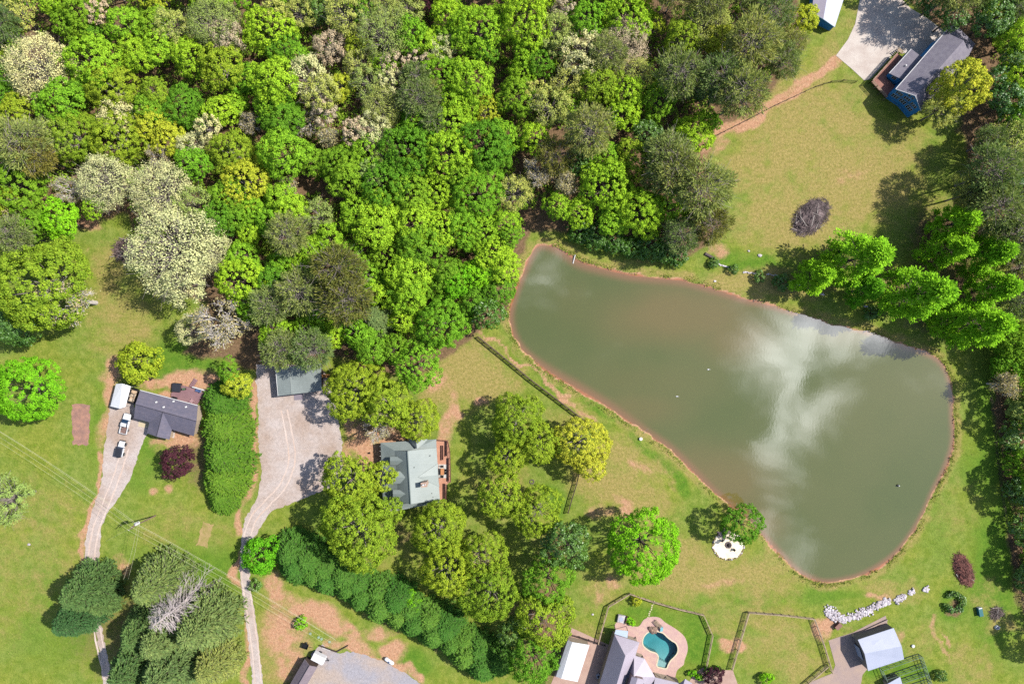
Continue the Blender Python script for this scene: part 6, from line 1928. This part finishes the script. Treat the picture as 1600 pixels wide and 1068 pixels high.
# --- long dark hedge
ORDW = ['first', 'second', 'third', 'fourth', 'fifth', 'sixth', 'seventh', 'eighth', 'ninth', 'tenth', 'eleventh', 'twelfth', 'thirteenth', 'fourteenth', 'fifteenth', 'sixteenth', 'seventeenth', 'eighteenth', 'nineteenth', 'twentieth', 'twenty-first', 'twenty-second', 'twenty-third', 'twenty-fourth', 'last']
random.seed(5)
for i in range(25):
    t = i / 24
    x, y = 450 + 322 * t, 872 + 170 * t - 10 * math.sin(math.pi * t)
    o = (7 if i % 2 else -7) + random.uniform(-2, 2)
    T(f'{x - o * .47 + random.uniform(-3, 3)},{y + o * .88},{random.uniform(26, 35)},E', f'{ORDW[i]} dark evergreen of the long diagonal hedge, counted from its upper left end')
# --- lower left conifers
T('138,920,39,F', 'dark conifer over the left gravel driveway, upper one of the pair')
T('122,962,33,F', 'dark conifer left of the driveway gap, lower one of the pair')
T('162,942,22,F', 'small dark conifer at the right of the driveway pair')
T('250,908,42,N', 'dull green conifer above the bleached dead conifer', 'cone')
T('224,985,36,F', 'dark conifer directly below the driveway pair')
T('262,990,40,V', 'pale green conifer below the dead conifer')
T('322,970,44,V', 'broad light green conifer right of the dead conifer')
T('214,1036,40,F', 'dark conifer at the bottom edge by the white drive')
T('270,1040,44,V', 'green conifer in the middle of the bottom edge clump')
T('335,1035,36,N', 'dull grey-green conifer nearest the main driveway at the bottom', 'cone')
# --- pond-side lime trees
for x, y, r, l in ((1347, 402, 52, 'large feathery lime tree above the pond, below the brush pile'), (1276, 432, 36, 'smaller yellow-lime tree at the left end of the row above the pond'), (1350, 452, 30, 'low lime tree overhanging the bank behind the stone edging'),
                   (1430, 460, 54, 'largest feathery lime tree of the row at the upper right pond shore'), (1490, 350, 40, 'uppermost feathery lime tree at the right edge of the dry meadow'), (1478, 392, 38, 'second feathery lime tree from the top at the meadow edge'),
                   (1535, 398, 40, 'feathery lime tree right of the second one at the meadow edge'), (1545, 452, 40, 'feathery lime tree at the far right of the shore row'), (1522, 508, 48, 'lowest feathery lime tree by the right corner of the pond'),
                   (1480, 498, 30, 'small lime tree squeezed between the shore row and the pond corner')):
    T(f'{x},{y},{r},W', l)
# --- magnolias at the pond tip and shrubs
for x, y, r, l in ((906, 358, 21, 'leftmost'), (930, 368, 23, 'second from left'), (957, 378, 20, 'third from left'), (986, 386, 19, 'fourth from left'), (1014, 386, 24, 'fifth from left'), (1040, 394, 19, 'sixth from left'), (1058, 399, 18, 'rightmost')):
    T(f'{x},{y},{r},M', f'{l} dark glossy evergreen in the row above the pond tip', 'low')
for x, y, r, l in ((1116, 410, 8, 'first small dark shrub from the left on the upper pond bank'), (1147, 420, 8, 'second small dark shrub from the left on the upper pond bank'), (1187, 432, 10, 'third small dark shrub from the left on the upper pond bank'), (1222, 440, 13, 'largest small dark shrub on the upper pond bank'), (1363, 488, 13, 'dark round shrub under the feathery lime trees at the pond')):
    T(f'{x},{y},{r},D', l, 'low')
for i in range(9):
    a = -2.2 + i * .62
    T(f'{1491 + 13.5 * math.cos(a)},{940 + 13 * math.sin(a)},{4.6 + 1.4 * (i % 2)},D', ['first', 'second', 'third', 'fourth', 'fifth', 'sixth', 'seventh', 'eighth', 'ninth'][i] + ' dark shrub clockwise from the upper left around the bare round bed', 'low')
for x, y, r, l in ((1104, 1046, 5, 'little lime shrub left of the purple shrub'), (1122, 1044, 5, 'little lime shrub right of the purple shrub'), (1081, 1051, 6, 'yellow-green bush at the corner of the pink patio'), (1092, 1057, 6, 'green bush between patio and terrace'), (985, 970, 7, 'green bush in the round bed by the spa surround')):
    T(f'{x},{y},{r},T', l, 'low')

for x, y, r, k, l in ((1578, 566, 34, 'G', 'mid green bush-like tree at the right edge above the wire fence'), (1580, 602, 22, 'B', 'grey leafless bush at the right edge by the wire fence top'), (1596, 636, 24, 'P', 'pale green bush at the right edge by the wire fence'),
                      (1590, 682, 27, 'D', 'dark bush at the right edge right of the wire fence, upper one'), (1597, 722, 27, 'G', 'mid green bush at the right edge, level with the red-brown rim of the pond'), (1598, 764, 25, 'D', 'dark bush at the right edge, level with the pond float'),
                      (1608, 830, 28, 'D', 'dark bush cut by the right edge below the level of the pond float'), (1612, 900, 26, 'D', 'lowest dark bush cut by the right edge beside the wire fence')):
    T(f'{x},{y},{r},{k}', l, 'low' if k in 'GDP' else None)

# --- the woods, read off the photograph
T('''25,20,28,P;130,22,33,G;152,18,20,K;192,36,30,L;105,38,24,G;145,96,38,L;215,86,32,L;265,42,30,P;300,90,30,L;345,106,38,O;335,38,42,P;352,58,26,K;380,122,24,L;175,135,42,O;242,146,24,O;
95,162,38,L;30,178,30,O;14,118,24,G;8,42,20,L;235,190,25,Y;285,166,30,G;345,170,26,L;325,200,20,C;300,230,24,C;115,215,42,O;182,216,44,O;262,215,24,Y;246,242,22,B;300,256,28,L;360,236,34,O;28,224,36,N;62,246,28,R;388,190,22,B;
420,46,36,L;470,20,24,P;502,14,24,D;445,74,26,G;540,20,32,P;600,55,38,P;645,56,27,L;602,14,28,P;666,8,13,U;700,26,28,L;748,50,38,L;782,24,22,G;690,76,22,C;614,98,20,K;650,92,18,K;
430,132,40,L;467,92,18,L;480,118,30,C;502,146,28,P;531,136,21,Y;505,172,20,K;560,100,22,P;576,126,26,P;612,130,20,C;600,166,34,P;690,120,32,L;736,126,38,L;762,170,20,Y;655,196,30,L;706,196,34,L;480,190,22,B;512,212,18,B;556,206,20,K;585,206,26,C;440,186,36,G;446,242,40,L;530,256,30,G;580,240,32,L;640,236,40,G;700,240,38,L;756,226,38,G;787,214,26,L;412,240,20,Y;
820,36,42,L;866,46,28,P;916,30,30,L;980,26,38,L;845,96,24,G;878,72,20,P;915,86,32,C;1026,35,16,O;1066,60,26,O;1102,40,40,P;1126,66,26,Y;935,126,38,O;985,122,34,P;860,166,28,P;810,152,30,G;816,110,20,L;1061,116,33,N;1130,120,36,N;1176,60,40,N;1102,136,24,D;1156,146,36,N;1030,156,28,G;970,180,26,L;920,206,34,N;946,250,30,L;992,246,28,O;836,216,24,L;870,242,26,R;1010,210,24,D;1086,206,33,L;1110,188,17,L;1046,246,34,N;1210,22,30,N;1222,98,28,N;1205,66,24,D;1235,70,22,N;
30,292,44,G;95,344,30,T;55,350,24,G;20,366,28,N;8,322,20,B;168,284,44,C;104,296,24,B;256,300,46,C;302,322,28,P;330,392,34,C;285,440,36,C;345,340,32,G;380,286,36,Y;396,330,24,L;390,362,20,L;376,440,36,L;310,350,24,P;
445,290,17,B;440,312,28,L;420,340,24,L;496,336,24,P;455,330,26,L;450,366,30,N;515,376,26,L;482,396,30,L;440,410,22,L;545,402,30,L;576,430,24,L;590,456,24,L;530,420,38,R;470,456,33,N;540,466,38,R;425,440,26,G;425,478,30,N;430,516,28,L;480,510,26,L;516,520,26,L;560,520,28,L;630,500,24,L;615,545,22,G;438,545,30,N;486,546,33,N;462,540,24,G;356,578,18,G;
545,282,34,G;600,292,38,G;560,332,34,L;590,352,38,L;640,300,34,G;645,316,18,B;680,302,30,L;650,352,34,L;660,384,38,G;640,432,38,L;700,432,32,G;720,276,28,G;752,364,32,L;745,430,27,T;715,440,26,T;772,396,28,L;788,416,28,L;780,455,26,G;740,472,24,G;762,490,28,M;640,462,34,L;610,400,30,G;792,350,24,L;690,360,28,L;
805,300,28,P;872,322,24,L;906,332,24,L;946,292,38,L;1046,318,28,L;960,338,26,L;1066,370,26,N;1100,292,40,N;1052,266,36,N;905,255,22,D;
1462,6,22,D;1490,26,20,D;1436,-14,24,D;1552,30,30,D;1594,92,26,D;1592,60,28,L;1592,122,28,L;1576,160,28,D;1590,190,26,G;1580,234,42,P;1555,268,36,N;1562,322,38,N;1592,368,34,N;1520,300,26,N;1592,300,30,D;1596,470,26,N;1596,536,28,G;1600,420,26,N;
1640,640,40,G;1655,760,44,G;1665,880,40,D;1690,1000,40,D;1500,-20,34,N;1400,-34,24,D;1530,-10,26,N''')

random.seed(21)
for _i in range(24):
    TREES.append([20 + _i * 52 + random.uniform(-14, 14), random.uniform(-34, -6), random.uniform(22, 34), random.choice('LLGPOKYGL' if _i < 20 else 'NNGD'), None, None])
for _y in (35, 80, 150, 195, 260, 315):
    TREES.append([random.uniform(-16, 2), _y, random.uniform(22, 30), random.choice('LGON'), None, None])


def in_poly(x, y, poly):
    return sdist(np.array([float(x)]), np.array([float(y)]), poly)[0] < 0


WOODS = [[(-30, -30), (1240, -30), (1232, 110), (1130, 180), (1095, 215), (1085, 262), (1110, 345), (1050, 375), (880, 340), (842, 340), (815, 380), (790, 430), (765, 490), (700, 545), (620, 560), (520, 560), (410, 570), (390, 480), (360, 420), (215, 400), (200, 310), (90, 370), (-30, 390)],
         [(1500, -30), (1640, -30), (1640, 640), (1590, 640), (1555, 540), (1585, 430), (1560, 340), (1540, 230), (1555, 130), (1540, 50)]]


def fill_woods(poly, kinds, tries, cap, tight):
    n = 0
    xs = [p[0] for p in poly]; ys = [p[1] for p in poly]
    for _ in range(tries):
        x, y, r = random.uniform(min(xs), max(xs)), random.uniform(min(ys), max(ys)), random.uniform(17, 28)
        if not in_poly(x, y, poly): continue
        if any(math.hypot(x - t[0], y - t[1]) < tight * max(t[2], r) + .1 * r for t in TREES): continue
        near = sorted(TREES, key=lambda t: math.hypot(x - t[0], y - t[1]))[:3]
        k = random.choice([t[3] for t in near if t[3] in kinds] + ['G', random.choice(kinds)])
        TREES.append([x, y, r, k, None, None]); n += 1
        if n >= cap: break
    return n


fill_woods(WOODS[0], 'LLGGDOPNK', 6000, 60, .66)
fill_woods(WOODS[1], 'NNDG', 1500, 14, .7)

LOOK = {'L': 'bright lime tree', 'G': 'mid green tree', 'D': 'dark green tree', 'O': 'olive green tree', 'Y': 'yellow-green tree', 'P': 'pale grey-green tree', 'C': 'cream flowering tree', 'K': 'pinkish tan budding tree', 'B': 'bare pale-limbed tree',
        'N': 'dull grey-green pine', 'R': 'russet brown pine', 'M': 'glossy evergreen', 'U': 'dark red budding tree', 'W': 'feathery lime tree', 'T': 'vivid lime tree', 'V': 'pale conifer', 'E': 'dark conifer', 'A': 'clipped evergreen', 'S': 'soft olive evergreen', 'X': 'dead conifer', 'Q': 'golden tree', 'F': 'dark conifer'}
LANDMARKS = [('the blue house', 1440, 110), ('the blue shed', 1296, 15), ('the pale-roofed garage', 467, 597), ('the ranch house', 258, 640), ('the pond tip', 850, 385), ('the small branch pile', 197, 391), ('the dry meadow', 1250, 230), ('the top left corner', 0, 0), ('the pond fence end', 748, 526)]


def direction(dx, dy):
    v = 'above' if dy < -.4 * abs(dx) else 'below' if dy > .4 * abs(dx) else ''
    h = 'left' if dx < -.4 * abs(dy) else 'right' if dx > .4 * abs(dy) else ''
    if v and h: return f'{v} {h} of'
    return v or f'{h} of'


def where(x, y):
    col = ['far left', 'left', 'left-centre', 'centre', 'right-centre', 'right', 'far right'][min(6, max(0, int(x / 1600 * 7)))]
    row = 'top edge' if y < 45 else 'upper' if y < 180 else 'middle' if y < 330 else 'lower'
    return f'at the top edge, {col}' if row == 'top edge' else f'in the {row} {col} woods'


def size_word(r):
    return 'small ' if r < 22 else 'large ' if r >= 37 else ''


def make_labels():
    nout = -1
    ORD = ['first', 'second', 'third', 'fourth', 'fifth', 'sixth', 'seventh', 'eighth', 'ninth', 'tenth', 'eleventh', 'twelfth', 'thirteenth', 'fourteenth', 'fifteenth', 'sixteenth', 'seventeenth', 'eighteenth', 'nineteenth', 'twentieth']
    TREES.sort(key=lambda t: t[1] if t[0] > 1600 else -99)
    used = set(t[4] for t in TREES if t[4])
    for t in TREES:
        if t[4]: continue
        x, y, r, k = t[:4]
        base = size_word(r) + LOOK[k]
        if x > 1600:
            nout += 1; t[4] = f'{base} just beyond the right edge of the view, {ORD[nout]} from the top'; continue
        else:
            lm = sorted((math.hypot(x - a, y - b), n, a, b) for n, a, b in LANDMARKS)[0]
            c0 = []
            if lm[0] < 120: c0.append(f'{base} {direction(x - lm[2], y - lm[3])} {lm[1]}')
            c0.append(f'{base} {where(x, y)}')
        nb = sorted((q for q in TREES if q is not t and q[3] != k), key=lambda q: math.hypot(q[0] - x, q[1] - y))
        nbs = [f'{direction(x - q[0], y - q[1])} a {size_word(q[2])}{LOOK[q[3]]}' for q in nb[:4]]
        cands = [c for c in c0] + [f'{c}, {n}' for c in c0 for n in nbs] + [f'{c0[0]}, {a}, {b}' for a in nbs for b in nbs if a != b]
        for c in cands:
            c = c.replace(' a olive', ' an olive')
            if c not in used and len(c.split()) <= 16: break
        else:
            c = f'{base} about {int(x / 16)} percent across and {int(y / 10.68)} percent down the photo'
        while c in used: c = c.replace(' about', ' just about', 1)
        used.add(c); t[4] = c


make_labels()
NAMES = {'N': 'pine_tree', 'R': 'pine_tree', 'E': 'cypress_tree', 'F': 'conifer_tree', 'A': 'hedge_tree', 'V': 'conifer_tree', 'C': 'flowering_tree', 'B': 'bare_tree', 'X': 'dead_conifer', 'O': 'oak_tree', 'M': 'magnolia_shrub', 'U': 'purple_tree', 'W': 'lime_tree', 'S': 'juniper_shrub'}
_seen_kind = {}
for (x, y, r, k, lab, fam) in TREES:
    col, bark, f0 = KIND[k]
    fam = fam or f0
    R = r / S * (1.04 if fam in ('round', 'airy', 'low') else 1.08)
    if lab and 'woods' in lab: R *= 1.08
    if fam == 'willow': R *= .72
    (crown, trunk, zc), R0 = proto(fam, R)
    R *= (H - zc) / H
    sc = R / R0
    zc *= sc
    base = Vector(((x - 800) / S, (534 - y) / S, 0)) * ((H - zc) / H)
    shrub = fam == 'low' and r < 14
    nm = 'garden_shrub' if shrub else NAMES.get(k, 'broadleaf_tree')
    grp = 'trees of the woods' if fam != 'low' else 'garden shrubs and evergreens'
    if k == 'E': grp = 'evergreens of the dark hedges and clumps'
    if k == 'A': grp = 'evergreens of the tall hedge'
    if k == 'W': grp = 'feathery lime trees by the pond'
    if k == 'M' and fam == 'low': grp = 'glossy evergreens at the pond tip'
    t = empty(nm, base, lab, 'shrub' if shrub else 'tree', grp, rz=random.uniform(0, 6.28))
    t.scale = (sc * random.uniform(.95, 1.06), sc * random.uniform(.95, 1.06), sc * random.uniform(.93, 1.07) * {'A': .45, 'E': .60 if 'hedge' in lab else .8, 'B': 1.25, 'X': 1.15}.get(k, 1))
    o = link('trunk', trunk, t); o.material_slots[0].link = 'OBJECT'; o.material_slots[0].material = bark
    o = link('crown', crown, t); o.material_slots[0].link = 'OBJECT'; o.material_slots[0].material = LEAF[k]
print('TREES', len(TREES), 'protos', len(PROTO), 'leaf quads', sum(len(p[0].polygons) for p in PROTO.values()))


# ------------------------------------------------------------------ undergrowth of the woods (nobody could count it)
def undergrowth():
    rng = np.random.default_rng(77)
    for nm, poly, n in (('undergrowth', WOODS[0], 9500), ('undergrowth', WOODS[1], 2000), ('undergrowth', [(1556, 545), (1640, 545), (1660, 980), (1606, 980), (1590, 900), (1576, 800), (1566, 700)], 900)):
        xs = rng.uniform(min(p[0] for p in poly), max(p[0] for p in poly), n * 2); ys = rng.uniform(min(p[1] for p in poly), max(p[1] for p in poly), n * 2)
        ok = sdist(xs, ys, poly) < -6
        xs, ys = xs[ok][:n], ys[ok][:n]
        X = (xs - 800) / S; Y = (534 - ys) / S
        keep = fbm(X, Y, 7, 3, 61) > .36
        X, Y = X[keep], Y[keep]
        hh = rng.uniform(.5, 3.4, len(X)) ** 1.1; rr = rng.uniform(.5, 1.3, len(X))
        k = 24
        q = rng.normal(size=(len(X), k, 3)); q /= np.linalg.norm(q, axis=2, keepdims=True); q[:, :, 2] = np.abs(q[:, :, 2])
        C = np.stack([X, Y, hh * .55], 1)[:, None, :] + q * (np.stack([rr, rr, hh * .5], 1))[:, None, :] * rng.uniform(.5, 1.05, (len(X), k, 1))
        Nn = (q + np.array([0, 0, .5]) + rng.normal(0, .4, q.shape)).reshape(-1, 3); C = C.reshape(-1, 3); C[:, 2] = np.maximum(C[:, 2], .1)
        me = leaf_mesh('undergrowth', C, Nn, rng.uniform(.12, .30, (len(C), 1)), .7, rng)
        me.materials.clear(); me.materials.append(leafmat('leaf_undergrowth', (128, 164, 58), trans=.25))
        o = link('undergrowth', me); tag(o, kind='stuff')


undergrowth()


def blades(name, X, Y, hgt, spread, n, matl, rng):
    """tufts of grass: n leaning blades each"""
    m = len(X)
    a = rng.uniform(0, 6.28, (m, n)); tilt = rng.uniform(.3, 1.2, (m, n))
    t = np.stack([np.cos(a) * np.sin(tilt), np.sin(a) * np.sin(tilt), np.cos(tilt)], -1).reshape(-1, 3)
    h = np.repeat(hgt, n) * rng.uniform(.6, 1.1, m * n)
    C = np.stack([X, Y, X * 0], -1)[:, None, :] + np.stack([np.cos(a), np.sin(a), a * 0], -1) * spread * rng.uniform(0, 1, (m, n, 1))
    C = C.reshape(-1, 3) + t * h[:, None] * .5
    b = np.cross(t, np.array([0, 0, 1.0])); b /= np.linalg.norm(b, axis=1, keepdims=True) + 1e-9
    me = blade_mesh(name, C, t, b, h * .5, h * .16)
    me.materials.clear(); me.materials.append(matl)
    o = link(name, me); tag(o, kind='stuff')


def turf_tufts():
    rng = np.random.default_rng(9)
    N = 60000
    x = rng.uniform(-137, 137, N); y = rng.uniform(-91, 91, N)
    dens = fbm(x, y, 5, 4, 71); ok = dens > rng.uniform(.3, .75, N)
    x, y = x[ok], y[ok]
    px, py = x * S + 800, 534 - y * S
    ok = np.ones(len(x), bool)
    for w in WOODS: ok &= sdist(px, py, w) > -10
    ok &= sdist(x, y, POND_W) > .9; ok &= sdist(x, y, PATIO_W) > .2
    for e in EXCL: ok &= sdist(x, y, e) > .15
    for (a, b, c, d) in ((590, 680, 710, 805), (205, 600, 330, 690), (430, 570, 506, 622), (1335, 965, 1415, 1050), (930, 980, 1085, 1068), (864, 995, 925, 1068), (450, 1000, 560, 1068), (1350, 20, 1525, 190), (1110, 825, 1165, 875), (1280, 905, 1455, 985), (172, 595, 222, 640), (430, 920, 620, 1040)):
        ok &= ~((px > a) & (px < c) & (py > b) & (py < d))
    x, y = x[ok], y[ok]
    k = rng.random(len(x)) < .55
    blades('grass_tufts', x[k], y[k], rng.uniform(.08, .26, k.sum()), .28, 5, leafmat('grass_blade', (112, 146, 44), trans=.15), rng)
    blades('straw_tufts', x[~k], y[~k], rng.uniform(.08, .24, (~k).sum()), .28, 5, leafmat('straw_blade', (186, 172, 110), trans=.15), rng)
    # sedge along the waterline
    pts = np.array(POND_W); i = rng.integers(0, len(pts), 5200); t = rng.random((5200, 1))
    q = pts[i] * (1 - t) + pts[(i + 1) % len(pts)] * t + rng.normal(0, .55, (5200, 2))
    sd = sdist(q[:, 0], q[:, 1], POND_W); keep = (sd > .1) & (fbm(q[:, 0], q[:, 1], 5, 3, 83) > .42)
    q = q[keep]
    blades('shore_sedge', q[:, 0], q[:, 1], rng.uniform(.2, .6, len(q)), .25, 6, leafmat('sedge_blade', (140, 150, 72), trans=.15), rng)


turf_tufts()
